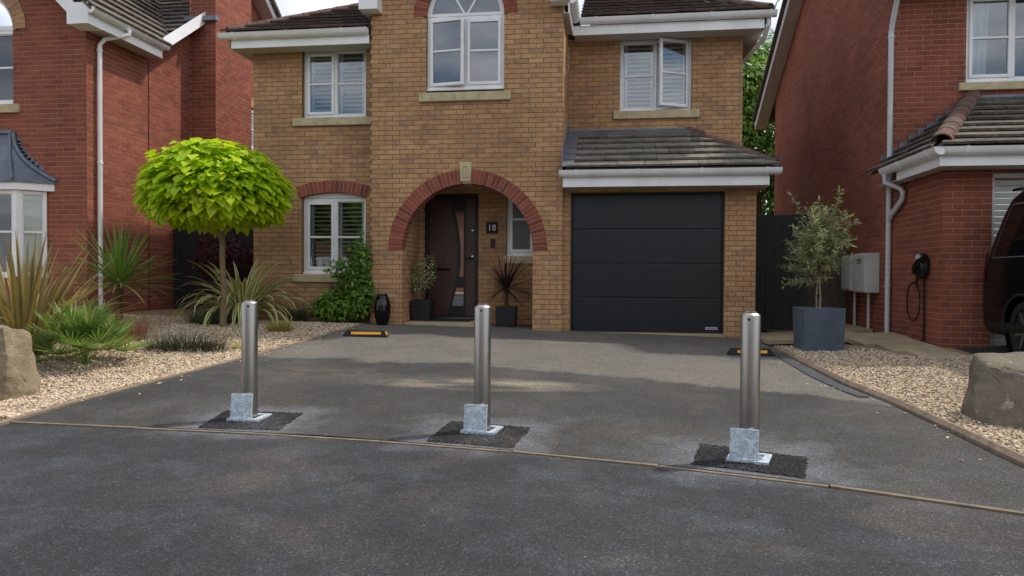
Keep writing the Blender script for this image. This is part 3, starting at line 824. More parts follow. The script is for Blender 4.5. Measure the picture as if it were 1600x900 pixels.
# porch inner walls
H.wall(Fr((-3.30, B), (0, 1), (1, 0)), 1.0, 0, 2.62, phase=.1)
H.wall(fP, 0, 0, 2.62, [(-3.2, -2.27, 0, 2.49), (-1.80, -1.30, 1.31, 2.45)], (), lambda z: (-3.30, -1.24), phase=.05)
MB().box(-3.82, -.79, 11.42, 12.25, 2.62, 2.66).build('porch_ceiling', 'soffit', H.root)
MB().box(-1.24, -1.02, 11.215, 12.2, 0, 2.62).build('porch_side_wall', 'buff_brick', H.root)
# porch step, mat, threshold
st = thing('porch_step', 'low tan stone step in front of the dark front door', 'step', (-2.7, 11.7, .36)); tag(st, kind='structure')
b = MB().box(-3.285, -2.16, 11.24, 12.19, .25, .372); obj('stone_slab', bevel(b.mesh('stone_slab'), .01, 2), 'slab', st)
b = MB().box(-3.02, -2.3, 11.55, 12.0, .373, .388); obj('doormat', bevel(b.mesh('doormat'), .004, 1), 'rubber', None, label='dark rubber doormat on the porch step', cat='doormat')
# front door
dz0, dz1, dx0, dx1 = .372, 2.49, -3.2, -2.27
fd = MB(); frame_ring(fd, fP, dx0, dx1, dz0, dz1, .065, .02, .10); door = obj('front_door', bevel(fd.mesh('front_door'), .006, 1), 'black_matt', H.root)
lf = MB(); fbox(lf, fP, dx0 + .066, dx1 - .066, .045, .085, dz0 + .03, dz1 - .066); obj('door_leaf', bevel(lf.mesh('door_leaf'), .004, 1), 'door_brown', door)
b = MB(); fbox(b, fP, dx0 + .02, dx1 - .02, -.02, .03, dz0 + .002, dz0 + .03); b.build('threshold', 'chrome', door)
for zz in (.62, .98, 1.34, 1.70, 2.06):       # raised mouldings of the leaf
    b = MB(); frame_ring(b, fP, -3.08, -2.86, zz - .15, zz + .15, .014, .036, .0455); b.build('moulding', 'door_brown', door)
def curve_x(z):  # left edge of the black glazed band
    t = (z - 1.45) / .95; return -2.64 - .16 * t * t
bz = [lerp(.44, 2.40, i / 16) for i in range(17)]
b = MB(); pl = [(curve_x(z), z) for z in bz] + [(-2.50, z) for z in reversed(bz)]
mP = fP.mat(0, 0, 0) @ Matrix.Rotation(R(90), 4, 'X')
b.prism(pl, .014, mP @ Matrix.Translation((0, 0, -.047))); b.build('glazed_band', 'black_matt', door)
for z0_, z1_, nm in ((1.09, 2.2, 0), (.60, .90, 1)):
    zz = [lerp(z0_, z1_, i / 8) for i in range(9)]
    b = MB(); b.prism([(curve_x(z) + .06 - (.0 if not nm else .02), z) for z in zz] + [(-2.53, z) for z in reversed(zz)], .004, mP @ Matrix.Translation((0, 0, -.030)))
    b.build('pane', 'glass_mirror', door)
b = MB(); fbox(b, fP, -3.10, -2.76, .02, .044, 1.195, 1.245); obj('letterbox', bevel(b.mesh('letterbox'), .008, 2), 'black_gloss', door)
for z_ in (1.87, 1.43):
    b = MB(); b.lathe([(.0, 0), (.02, 0), (.02, .018), (.012, .022), (0.001, .022)], 14, mat=fP.mat(-2.385, .045, z_) @ Matrix.Rotation(R(90), 4, 'X')); b.build('lock', 'chrome', door, smooth=40)
b = MB(); b.tube([fP.p(-2.385, .045, 1.4), fP.p(-2.385, -.02, 1.4), fP.p(-2.49, -.025, 1.4)], .010, 8); b.build('handle', 'black_gloss', door, smooth=40)
# house number plaque and doorbell: things fixed to the wall
pq = thing('house_number_plaque', 'square black house number plaque reading 18 beside the front door', 'plaque', (-2.04, 12.19, 1.82))
b = MB(); b.box(-.1, .1, -.012, .004, 0, .19); obj('plate', bevel(b.mesh('plate'), .003, 1), 'black_gloss', pq)
cu = bpy.data.curves.new('numerals', 'FONT'); cu.body = '18'; cu.size = .145; cu.extrude = .003; cu.align_x = 'CENTER'
to = bpy.data.objects.new('numerals', cu); COL.objects.link(to)
me = bpy.data.meshes.new_from_object(to); bpy.data.objects.remove(to); me.materials.clear()
o = obj('numerals', me, 'white_paint', pq); o.location = (0.0, -.016, .045); o.rotation_euler = (R(90), 0, 0)
db = thing('doorbell', 'small dark video doorbell below the house number plaque', 'doorbell', (-2.025, 12.19, 1.58))
b = MB(); b.box(-.035, .035, -.022, .004, 0, .15); obj('case', bevel(b.mesh('case'), .008, 2), 'black_matt', db)
b = MB(); b.lathe([(.001, 0), (.012, 0), (.012, .006), (.001, .006)], 12, mat=Matrix.Translation((0, -.022, .105)) @ Matrix.Rotation(R(90), 4, 'X')); b.build('lens', 'black_gloss', db)
window.tilt = 40
window(H, fP, -1.80, -1.30, 1.45, 2.45, cols=1, inside='dark', d=.06, glassm='glass_frosted', bar=.62)
sill(H, fP, -1.84, -1.26, 1.31, 1.435, .03)
# bay window with arched head
window.tilt = 62
window(H, fB, -2.92, -1.70, 4.01, 5.13, cols=2, opens={0: ('L', 9)}, inside='dark', notop=True, d=.06, glassm='glass_dark', bar=.52)
sill(H, fB, -3.03, -1.59, 3.80, 3.935, .06)
ah = MB(); 
for i in range(25):
    t = math.pi * i / 24
    for r_ in (.61, .545):
        for d in (.06, .13): ah.v.append(tuple(fB.p(-2.31 + r_ * math.cos(t), d, 5.13 + r_ * math.sin(t))))
for i in range(24):
    a = i * 4; c = a + 4; ah.f += [(a, c, c + 2, a + 2), (a + 2, c + 2, c + 3, a + 3), (a, a + 1, c + 1, c)]
for an in (60, 120):
    c_, s_ = math.cos(R(an)), math.sin(R(an)); q = fB.mat(-2.31, .07, 5.13) @ Matrix.Rotation(-R(an), 4, 'Y')
    ah.box(.0, .56, 0, .04, -.014, .014, q)
fbox(ah, fB, -2.92, -1.70, .055, .13, 5.132, 5.175)
aw = ah.build('arched_window_head', 'upvc', H.root)
b = MB(); b.prism([(-.55 + 0, .045)] + [(.55 * math.cos(R(a)), .55 * math.sin(R(a))) for a in range(175, 4, -10)] + [(.55, .045)], .006, fB.mat(-2.31, .10, 5.13) @ Matrix.Rotation(R(90), 4, 'X')); b.build('pane', 'glass_dark', aw)
b = MB(); b.box(-3.0, -1.6, 12.0, 12.02, 5.0, 5.85); b.build('room_lining', 'room', aw)
arch_ring(H, fB, -2.31, 5.13, .61, .815, 0, math.pi, 30, d1=.12)
# left wing
zc = .635
def seg_hole(z):
    if 2.2 < z <= 2.37: return (-5.09, -4.0)
    if 2.37 < z < 2.543: h = lerp(.566, .631, (z - 2.37) / .173); return (-4.555 - h, -4.555 + h)
    if 2.543 <= z < 2.645: h = min(.631, math.sqrt(max(0, 2.01 ** 2 - (z - zc) ** 2))); return (-4.555 - h, -4.555 + h)
H.wall(fL, 0, 0, 4.8, [(-5.085, -4.0, 3.67, 4.9), (-5.09, -4.0, 1.12, 2.375)], [seg_hole], lambda z: (-5.93, -3.81), phase=.02)
arch_ring(H, fL, -4.555, zc, 1.82, 2.01, R(90 - 18.3), R(90 + 18.3), 17, d1=.10, gap=.012)
window.tilt = 30
window(H, fL, -5.085, -4.0, 3.68, 4.795, cols=2, sash=[0], bar=.5)
sill(H, fL, -5.23, -3.83, 3.535, 3.665)
window.tilt = -12
window(H, fL, -5.09, -4.0, 1.14, 2.365, cols=2, sash=[0], bar=.48, notop=True)
sill(H, fL, -5.23, -3.83, .99, 1.115)
b = MB(); pl = [(-.545, 0)] + [(1.82 * math.sin(R(a)), 1.82 * math.cos(R(a)) + zc - 2.37) for a in range(-17, 18, 2)] + [(.545, 0)]
b.prism(pl, .05, fL.mat(-4.545, .13, 2.37) @ Matrix.Rotation(R(90), 4, 'X')); b.build('window_head', 'upvc', H.root)
# right wing, bay return, garage front
H.wall(fR_, 0, 2.6, 5.06, [(.06, 1.235, 3.84, 5.2)], (), lambda z: (-.79, 2.03), phase=.07)
window.tilt = 30
window(H, fR_, .06, 1.235, 3.86, 5.04, cols=2, opens={1: ('R', 26)}, sash=[1], bar=.5)
sill(H, fR_, -.04, 1.36, 3.715, 3.845)
H.wall(Fr((-.79, B), (0, 1), (1, 0)), 1.2, 0, 5.2, phase=.08)
H.wall(fG, 0, 0, 2.52, [(-.68, 1.63, 0, 2.40)], (), lambda z: (-.79, 2.07), phase=.10)
b = MB()
for (x0, x1, y0, y1, z0, z1) in ((2.055, 2.07, 11.32, 19.4, 0, 2.6), (2.02, 2.03, 12.42, 19.4, 2.6, 5.1), (-5.93, -5.92, 11.52, 19.4, 0, 4.85), (-5.92, 2.02, 19.38, 19.4, 0, 5.0), (-5.92, 2.03, 14.2, 14.22, 0, 5.0)): MB().box(x0, x1, y0, y1, z0, z1).build('rear_wall', 'buff_brick', H.root)
for q in ((-.69, -.672, .2, 2.392), (1.622, 1.64, .2, 2.392), (-.69, 1.64, 2.393, 2.41)): MB().box(q[0], q[1], 11.31, 11.46, q[2], q[3]).build('reveal', 'buff_brick', H.root)
# garage door
gd = MB(); frame_ring(gd, fG, -.672, 1.622, .25, 2.393, .03, .09, .14); G = gd.build('garage_door', 'anthracite', H.root)
ph = (2.363 - .262) / 4
for i in range(4):
    b = MB(); fbox(b, fG, -.640, 1.590, .10, .13, .262 + i * ph + .003, .262 + (i + 1) * ph - .003); obj('panel', bevel(b.mesh('panel'), .007, 2), 'anthracite', G)
bd = MB(); fbox(bd, fG, 1.365, 1.54, .096, .0995, .315, .352); bd = bd.build('badge', 'pipe_grey', G)
b = MB()
for i in range(7): fbox(b, fG, 1.376 + i * .022, 1.376 + i * .022 + .013, .093, .0958, .323, .344)
b.build('badge_lettering', 'anthracite', G)
b = MB(); b.box(-.69, 1.64, 11.29, 11.42, .2, .258); b.build('threshold', 'slab', H.root)
# eaves
board(H, (-6.15, 11.15), (-3.83, 11.15), 4.735, 4.87, .018, (0, 1)); board(H, (-6.15, 11.15), (-6.15, 19), 4.735, 4.87, .018, (1, 0))
MB().box(-6.14, -3.83, 11.165, 11.495, 4.745, 4.755).build('soffit', 'soffit', H.root); MB().box(-6.14, -5.935, 11.5, 19, 4.745, 4.755).build('soffit', 'soffit', H.root)
gutter(H, (-6.30, 11.15), (-3.84, 11.15), (0, -1), 4.955)
board(H, (-.69, 12.0), (2.31, 12.0), 5.005, 5.155, .018, (0, 1)); board(H, (2.31, 12.0), (2.31, 19), 5.005, 5.155, .018, (-1, 0))
MB().box(-.68, 2.30, 12.015, 12.395, 5.015, 5.025).build('soffit', 'soffit', H.root); MB().box(2.035, 2.30, 12.4, 19, 5.015, 5.025).build('soffit', 'soffit', H.root)
gutter(H, (-.58, 12.0), (2.46, 12.0), (0, -1), 5.25)
board(H, (-.69, 10.97), (-.69, 12.0), 5.005, 5.16, .018, (-1, 0)); gutter(H, (-.69, 10.99), (-.69, 11.88), (1, 0), 5.25, capB=False)
MB().box(-.79, -.70, 11.0, 12.0, 5.02, 5.03).build('soffit', 'soffit', H.root)
board(H, (-3.92, 10.97), (-3.92, 11.5), 5.2, 5.36, .018, (1, 0))
board(H, (-.77, 10.93), (2.2, 10.93), 2.43, 2.60, .018, (0, 1)); board(H, (2.2, 10.93), (2.2, 13.5), 2.43, 2.60, .018, (-1, 0))
MB().box(-.77, 2.19, 10.945, 11.295, 2.44, 2.45).build('soffit', 'soffit', H.root); MB().box(2.075, 2.19, 11.3, 13.5, 2.44, 2.45).build('soffit', 'soffit', H.root)
gutter(H, (-.82, 10.93), (2.33, 10.93), (0, -1), 2.665)
# bay gable boards and boxes
for sx, x0 in ((1, -3.93), (-1, -.68)):
    b = MB(); xa, xb = x0, x0 + sx * .30; b.box(min(xa, xb), max(xa, xb), 10.95, 11.19, 5.195, 5.40); b.build('box_end', 'upvc', H.root)
    L = 2.1; b = MB(); an = R(40)
    b.add([Vector((x0 + sx * s_ * math.cos(an), y, 5.36 + s_ * math.sin(an) + h)) for y in (10.955, 10.985) for (s_, h) in ((0, 0), (L, 0), (L, .24), (-.05, .24))], [(0, 1, 2, 3), (4, 7, 6, 5), (0, 4, 5, 1), (1, 5, 6, 2), (2, 6, 7, 3), (3, 7, 4, 0)]); b.build('bargeboard', 'upvc', H.root)
    slab_poly('roof', [(x0 - sx * .06, 10.9, 5.52), (x0 - sx * .06, 14.6, 5.52), (-2.305, 14.6, 6.93), (-2.305, 10.9, 6.93)], .05, 'tile_brown', H.root)
# tiled roofs
c30, s30 = math.cos(R(29)), math.sin(R(29))
roof_slope(H, (-6.24, 11.07, 4.955), (1, 0, 0), (0, c30, s30), [(0, 0), (2.40, 0), (2.40, 2.40 / c30)], gauge=.29, tw=.30, th=.034)
slab_poly('roof', [(-6.24, 11.07, 4.94), (-2.3, 14.9, 7.06), (-2.3, 19, 7.06), (-6.24, 19, 4.94)], .05, 'tile_brown', H.root)
ridge_run(H, (-6.17, 11.14, 4.99), (-3.9, 13.41, 6.26), .10)
roof_slope(H, (-.57, 11.93, 5.255), (1, 0, 0), (0, c30, s30), [(0, 0), (2.99, 0), (0, 2.99 / c30)], gauge=.29, tw=.30, th=.034)
slab_poly('roof', [(2.42, 11.93, 5.24), (-.57, 14.92, 6.9), (-.57, 19, 6.9), (2.42, 19, 5.24)], .05, 'tile_brown', H.root)
ridge_run(H, (2.37, 11.98, 5.29), (-.4, 14.75, 6.84), .10)
for q, zz in (((2.42, 11.9), 5.27), ((2.30, 10.85), 2.73)):
    b = MB(); b.tube([(q[0], q[1], zz - .02), (q[0] + .02, q[1] - .015, zz + .06), (q[0] + .035, q[1] - .03, zz + .10), (q[0] + .06, q[1] - .05, zz + .10)], .008, 6); b.build('hip_iron', 'lead', H.root, smooth=60)
vl = Vector((0, 1.52, .78)); 
roof_slope(H, (-.72, 10.86, 2.69), (1, 0, 0), vl, [(0, 0), (3.03, 0), (2.0, vl.length), (0, vl.length)], gauge=.285, tw=.38, mat='tile_grey')
slab_poly('roof', [(2.31, 10.86, 2.67), (1.28, 12.38, 3.45), (2.31, 13.4, 2.67)], .03, 'tile_grey', H.root)
ridge_run(H, (2.27, 10.93, 2.73), (1.22, 12.36, 3.50), .095, lift=.03)
vn = vl.normalized(); 
def ls(u0, u1, v0, v1, h=.055, name='lead_flashing'):
    P = [Vector((u, 10.86, 2.69)) + vn * v + Vector((0, -.46, .89)) * h for (u, v) in ((u0, v0), (u1, v0), (u1, v1), (u0, v1))]
    slab_poly(name, P, .012, 'lead', H.root)
ls(-.775, -.60, -.03, .60); ls(-.775, -.60, .60, 1.62, .06)
ls(-.775, 1.30, 1.52, 1.71, .062)
MB().box(-.78, 1.32, 12.38, 12.396, 3.43, 3.555).build('lead_flashing', 'lead', H.root)
b = MB(); 
for i in range(9):
    y0 = 10.95 + i * .16; z = 2.80 + i * .082; b.box(-.788, -.775, y0, y0 + .17, z - .02, z + .17)
b.build('lead_flashing', 'lead', H.root)
downpipe(H, [(2.36, 12.02, 5.16), (2.36, 12.02, 5.06), (2.33, 12.25, 4.92), (2.11, 12.9, 4.74), (2.09, 12.95, 4.6), (2.09, 12.95, 2.9)], .036)
H.finish(300)

# ================================================================== red brick house on the left
K = House('red_brick_house', 'red brick house with lead-roofed bay window, arched upper window and white downpipe', (-9.5, 10.4, .3), 'red_brick', 'mortar_red')
KF = 10.4; fK = Fr((0, KF), (1, 0), (0, -1)); KX = -8.1; fKs = Fr((KX, 0), (0, 1), (1, 0))
def kw(z):
    if 4.8 < z <= 4.93: return (-10.56, -9.36)
    if 4.93 < z < 4.93 + .82: h = math.sqrt(.82 ** 2 - (z - 4.93) ** 2); return (-9.96 - h, -9.96 + h)
K.wall(fK, 0, 0, 8.2, [(-10.56, -9.36, 3.76, 4.93), (-11.2, -8.79, 1.05, 2.42)], [kw], lambda z: (-13.0, KX - max(0, z - 5.0)), phase=.05)
def krake(z):
    if z < 4.95: return (KF, 19.2)
    return (max(KF, 11.75 + (z - 4.95) / .685), 15.4 + (7.45 - z) / .685)
K.wall(fKs, 0, 0, 7.4, [(15.45, 16.3, 3.9, 4.86)], (), krake, phase=.09)
K.wall(Fr((KX, 13.2), (1, 0), (0, -1)), .53, 0, 9.0, phase=.02); K.wall(Fr((-7.57, 13.2), (0, 1), (1, 0)), 1.4, 0, 9.0, phase=.1)
MB().box(KX - 1, -7.58, 14.55, 14.58, 0, 9).build('rear_wall', 'red_brick', K.root)
MB().box(-13, KX - .1, 19.1, 19.2, 0, 5).build('rear_wall', 'red_brick', K.root)
b = MB(); b.box(KX - .004, KX + .002, 11.92, 11.94, .3, 4.83); b.build('movement_joint', 'dark_void', K.root)
window.tilt = 40
window(K, fKs, 15.45, 16.3, 3.9, 4.86, cols=1, inside='dark', glassm='glass_dark', d=.05)
b = MB(); b.box(15.40, 16.35, -.01, .05, 4.86, 5.07, fKs.mat(0, 0, 0)); b.build('window_head', 'buff_brick', K.root)
b = MB(); b.box(KX, KX + .03, 15.0, 15.2, 4.62, 4.76); b.build('air_vent', 'arch_brick', K.root)
window(K, fK, -10.56, -9.36, 3.78, 4.93, cols=2, inside='curtain', d=.06, bar=.5, sash=[], notop=True)
arch_ring(K, fK, -9.96, 4.93, .61, .83, 0, math.pi, 30, d1=.10, mat='buff_brick', gap=.006)
ah = MB()
for i in range(25):
    t = math.pi * i / 24
    for r_ in (.60, .545):
        for d in (.06, .12): ah.v.append(tuple(fK.p(-9.96 + r_ * math.cos(t), d, 4.93 + r_ * math.sin(t))))
for i in range(24):
    a = i * 4; c = a + 4; ah.f += [(a, c, c + 2, a + 2), (a + 2, c + 2, c + 3, a + 3), (a, a + 1, c + 1, c)]
fbox(ah, fK, -10.56, -9.36, .055, .125, 4.932, 5.0)
aw = ah.build('arched_window_head', 'upvc', K.root)
b = MB(); b.prism([(.55 * math.cos(R(a)), .55 * math.sin(R(a))) for a in range(180, -1, -12)], .006, fK.mat(-9.96, .10, 4.93) @ Matrix.Rotation(R(90), 4, 'X')); b.build('pane', 'glass', aw)
MB().box(-10.7, -9.2, 11.0, 11.02, 4.8, 5.7).build('room_lining', 'room', aw)
sill(K, fK, -10.7, -9.24, 3.62, 3.755, .05)
# bay window with lead canopy
f45 = Fr((-9.05, 10.10), (1, 1), (1, -1)); fKb = Fr((0, 10.10), (1, 0), (0, -1))
window(K, f45, .03, .40, 1.06, 2.38, cols=1, inside='blind', d=.0, depth=.14, bar=.52, sash=[], e=-.02)
window(K, fKb, -10.9, -9.08, 1.06, 2.38, cols=3, inside='blind', d=.0, depth=.26, bar=.52, sash=[], e=-.02)
b = MB(); b.prism([(-9.09, 10.09), (-9.04, 10.085), (-9.0, 10.14), (-9.06, 10.18)], 1.32, Matrix.Translation((0, 0, 1.06))); b.build('corner_post', 'upvc', K.root)
b = MB(); b.prism([(-11.2, 10.10), (-9.05, 10.10), (-8.76, 10.39), (-11.2, 10.39)], 1.0, Matrix.Translation((0, 0, .05))); b.build('bay_base', 'red_brick', K.root)
b = MB(); b.prism([(-11.3, 10.04), (-9.02, 10.04), (-8.65, 10.395), (-11.3, 10.395)], .115, Matrix.Translation((0, 0, 2.385))); b.build('bay_fascia', 'upvc', K.root)
cn = MB(); nt_ = 14; E_ = [(-12.0, 10.0), (-9.02, 10.0), (-8.60, 10.385)]; T_ = [(-12.0, 10.36), (-9.38, 10.36), (-9.34, 10.385)]
for i in range(nt_ + 1):
    t = i / nt_; h = t ** 2.3; z = 3.30 - .78 * t
    for (e, tp) in zip(E_, T_): cn.v.append((lerp(tp[0], e[0], h), lerp(tp[1], e[1], h), z))
for i in range(nt_):
    for j in range(2): a = i * 3 + j; cn.f.append((a, a + 1, a + 4, a + 3))
k0 = len(cn.v); cn.v += [(x, y, 2.50) for x, y in E_]; a = nt_ * 3; cn.f += [(a, a + 1, k0 + 1, k0), (a + 1, a + 2, k0 + 2, k0 + 1)]
can = cn.build('lead_canopy', 'lead', K.root, smooth=35)
rr = []; r2 = []
for i in range(nt_ + 1):
    t = i / nt_; h = t ** 2.3; z = 3.30 - .78 * t
    rr.append((lerp(T_[1][0], E_[1][0], h), lerp(T_[1][1], E_[1][1], h) - .01, z + .012)); r2.append((lerp(T_[2][0], E_[2][0], h), 10.375, z + .02))
MB().tube(rr, .022, 8).build('hip_roll', 'lead', can, smooth=60); MB().tube(r2, .035, 8).build('edge_roll', 'lead', can, smooth=60)
MB().tube([(-12, 10.36, 3.31), (-9.34, 10.36, 3.31)], .035, 8).build('top_roll', 'lead', can, smooth=60)
for i in range(9):
    p_ = r2[i + 3]; b = MB(); b.prism([(-.05, -.03), (.07, -.03), (.045, .05), (-.05, .07)], .006, fK.mat(p_[0] + .02, -.002, p_[2] + .03) @ Matrix.Rotation(R(90), 4, 'X')); b.build('step_flashing', 'lead', can)
# eaves, verge, roofs
board(K, (-7.80, 10.08), (-7.80, 11.88), 4.85, 5.02, .018, (-1, 0)); MB().box(KX, -7.81, 10.1, 11.88, 4.86, 4.87).build('soffit', 'soffit', K.root)
gutter(K, (-7.80, 10.06), (-7.80, 11.95), (1, 0), 5.09, brk=.5)
b = MB(); b.box(-8.15, -7.802, 10.055, 10.39, 4.845, 5.16); b.build('box_end', 'upvc', K.root)
L = 4; b = MB(); an = R(45); b.add([Vector((-8.10 - s_ * math.cos(an), y, 4.97 + s_ * math.sin(an) + h)) for y in (10.06, 10.09) for (s_, h) in ((-.08, 0), (L, 0), (L, .26), (-.20, .26))], [(0, 1, 2, 3), (4, 7, 6, 5), (0, 4, 5, 1), (1, 5, 6, 2), (2, 6, 7, 3), (3, 7, 4, 0)]); b.build('bargeboard', 'upvc', K.root)
slab_poly('soffit', [(-8.1, 10.09, 5.0), (-8.1, 10.39, 5.0), (-11, 10.39, 7.9), (-11, 10.09, 7.9)], .01, 'soffit', K.root)
c42, s42 = math.cos(R(43)), math.sin(R(43)); h_ = 2.6
roof_slope(K, (-7.74, 10.04, 5.07), (0, 1, 0), (-c42, 0, s42), [(0, 0), (1.90, 0), (1.90 + 1.36 * h_, h_ / c42), (0, h_ / c42)], gauge=.30, tw=.30, mat='tile_olive')
c34, s34 = math.cos(R(34)), math.sin(R(34))
roof_slope(K, (-10.34, 11.94, 5.06), (1, 0, 0), (0, c34, s34), [(2.50, 0), (2.545, 0), (2.545, 3.6), (.22, 3.6)], gauge=.30, tw=.30, mat='tile_olive')
h2 = 2.2; slab_poly('lead_valley', [(-7.76, 11.9, 5.10), (-7.70, 12.0, 5.10), (-7.70 - h2, 12.0 + 1.36 * h2, 5.10 + h2 * .93), (-7.78 - h2, 11.84 + 1.36 * h2, 5.10 + h2 * .93)], .03, 'lead', K.root)
for (y0, z0, y1, z1) in ((11.88, 4.98, 15.4, 7.42), (15.4, 7.42, 19.3, 4.76)):
    b = MB(); b.add([Vector((x, y, z + h)) for x in (-7.80, -7.775) for (y, z, h) in ((y0, z0, 0), (y1, z1, 0), (y1, z1, .22), (y0, z0, .22))], [(0, 1, 2, 3), (4, 7, 6, 5), (0, 4, 5, 1), (1, 5, 6, 2), (2, 6, 7, 3), (3, 7, 4, 0)]); b.build('bargeboard', 'upvc', K.root)
    slab_poly('verge_soffit', [(-8.09, y0, z0 + .02), (-7.80, y0, z0 + .02), (-7.80, y1, z1 + .02), (-8.09, y1, z1 + .02)], .01, 'soffit', K.root)
slab_poly('roof', [(-7.68, 15.4, 7.68), (-7.68, 19.4, 4.95), (-13, 19.4, 4.95), (-13, 15.4, 7.68)], .07, 'tile_olive', K.root)
MB().box(-8.14, -7.5, 13.08, 13.2, 5.92, 6.0).build('lead_tray', 'lead', K.root)
downpipe(K, [(-7.72, 10.88, 5.0), (-7.72, 10.88, 4.93), (-7.98, 10.66, 4.80), (-8.04, 10.62, 4.70), (-8.04, 10.62, .2)], .036, clips=[(-8.04, 10.62, 4.62), (-8.04, 10.62, 2.85), (-8.04, 10.62, 1.05)])
K.finish(300)

# ================================================================== red brick house on the right
Q = House('red_brick_house', 'red brick house with tall gable side wall, meter boxes and white roller garage door', (5.2, 9.72, .3), 'red_brick', 'mortar_red')
QX, QF, QG = 4.0, 11.5, 9.72
fQs = Fr((QX, 0), (0, 1), (-1, 0)); fQf = Fr((0, QF), (1, 0), (0, -1)); fQg = Fr((0, QG), (1, 0), (0, -1))
def qrake(z):
    if z < 5.5: return (QF, 19.45)
    return (QF + max(0, (z - 5.55) / .53), 19.45 - max(0, (z - 5.7) / .53))
Q.wall(fQs, 0, 0, 2.55, (), (), lambda z: (QG, QF), phase=.02); Q.wall(fQs, 0, 0, 7.6, (), (), qrake, phase=.02 + 0)
Q.wall(fQf, 0, 2.4, 5.4, [(5.01, 6.31, 3.94, 5.3)], (), lambda z: (QX, 8.0), phase=.04)
Q.wall(fQg, 0, 0, 2.5, [(4.56, 6.9, 0, 2.40)], (), lambda z: (QX, 7.6), phase=.06)
MB().box(QX + .02, 8, 19.4, 19.45, 0, 5.6).build('rear_wall', 'red_brick', Q.root)
window(Q, fQf, 5.01, 6.31, 3.96, 5.22, cols=2, inside='curtain', d=.05, bar=.5, sash=[0], glassm='glass')
sill(Q, fQf, 4.91, 6.41, 3.82, 3.935, .05)
Gd = MB(); frame_ring(Gd, fQg, 4.56, 6.9, .1, 2.40, .05, .06, .12); Gd = Gd.build('garage_door', 'upvc', Q.root)
b = MB(); b.box(-1.12, 1.12, -.012, .01, -.036, .036); me = bevel(b.mesh('slat'), .008, 1); me.materials.append(M['upvc_grey'])
for i in range(28):
    o = bpy.data.objects.new('slat', me); COL.objects.link(o); o.parent = Gd; o.location = (5.73, QG + .10, .25 + i * .0755)
board(Q, (3.78, 9.27), (8.0, 9.27), 2.43, 2.585, .018, (0, 1)); board(Q, (3.78, 9.27), (3.78, 10.62), 2.43, 2.585, .018, (1, 0))
MB().box(3.80, 7.6, 9.285, 9.71, 2.44, 2.45).build('soffit', 'soffit', Q.root); MB().box(3.80, 3.995, 9.72, 11.4, 2.44, 2.45).build('soffit', 'soffit', Q.root)
MB().box(3.766, 3.802, 9.256, 9.292, 2.428, 2.588).build('fascia_corner', 'upvc', Q.root)
board(Q, (3.78, 10.62), (3.995, 10.62), 2.43, 2.60, .018, (0, 1))
gutter(Q, (3.78, 9.27), (8.0, 9.27), (0, -1), 2.64); gutter(Q, (3.78, 9.17), (3.78, 11.0), (-1, 0), 2.64)
vq = Vector((0, 2.3, 1.03)); roof_slope(Q, (3.72, 9.19, 2.645), (1, 0, 0), vq, [(0, 0), (3.6, 0), (3.6, vq.length), (1.38, vq.length)], gauge=.30, tw=.30, mat='tile_olive')
vs_ = Vector((1.38, 0, 1.03)); roof_slope(Q, (3.72, 11.49, 2.645), (0, -1, 0), vs_, [(0, 0), (2.3, 0), (0, vs_.length)], gauge=.25, tw=.30, mat='tile_olive')
ridge_run(Q, (3.80, 9.32, 2.72), (5.08, 11.46, 3.72), .115)
for i in range(10):
    x0 = 3.86 + i * .125; z0 = 2.76 + i * .093
    MB().box(x0, x0 + .135, 11.478 - i * .0004, 11.492, z0 - .08, z0 + .15).build('step_flashing', 'lead', Q.root)
MB().box(5.0, 8.0, 11.47, 11.492, 3.62, 3.75).build('lead_flashing', 'lead', Q.root)
slab_poly('lead_flashing', [(5.05, 11.48, 3.72), (8, 11.48, 3.72), (8, 11.30, 3.64), (5.0, 11.30, 3.64)], .012, 'lead', Q.root)
# main roof: verge seen against the sky, and front eave
for (y0, z0, y1, z1) in ((10.95, 5.27, 15.5, 7.72), (15.5, 7.72, 20.55, 5.05)):
    b = MB(); b.add([Vector((x, y, z + h)) for x in (3.70, 3.725) for (y, z, h) in ((y0, z0, 0), (y1, z1, 0), (y1, z1, .20), (y0, z0, .20))], [(0, 1, 2, 3), (4, 7, 6, 5), (0, 4, 5, 1), (1, 5, 6, 2), (2, 6, 7, 3), (3, 7, 4, 0)]); b.build('bargeboard', 'upvc_grey', Q.root)
    slab_poly('verge_soffit', [(3.725, y0, z0 + .02), (3.995, y0, z0 + .02), (3.995, y1, z1 + .02), (3.725, y1, z1 + .02)], .01, 'soffit', Q.root)
    slab_poly('roof', [(3.62, y0, z0 + .27), (9, y0, z0 + .27), (9, y1, z1 + .27), (3.62, y1, z1 + .27)], .07, 'tile_brown', Q.root)
b = MB(); b.box(3.70, 4.05, 10.95, 11.2, 5.10, 5.30); b.build('box_end', 'upvc', Q.root)
board(Q, (4.0, 11.1), (8, 11.1), 5.25, 5.42, .018, (0, 1)); MB().box(4.0, 8, 11.11, 11.49, 5.26, 5.27).build('soffit', 'soffit', Q.root)
downpipe(Q, [(3.93, 10.98, 5.34), (3.93, 11.02, 5.24), (3.945, 11.33, 4.80), (3.945, 11.38, 4.68), (3.945, 11.38, .2)], .036, 'pipe_grey', clips=[(3.945, 11.38, 4.6), (3.945, 11.38, 1.0)])
downpipe(Q, [(3.72, 10.9, 2.56), (3.72, 10.9, 2.44), (3.90, 10.86, 2.36), (3.94, 10.84, 2.30), (3.94, 10.86, 2.20), (3.945, 11.28, 2.02), (3.945, 11.35, 1.95)], .034, 'pipe_grey')
Q.finish(300)

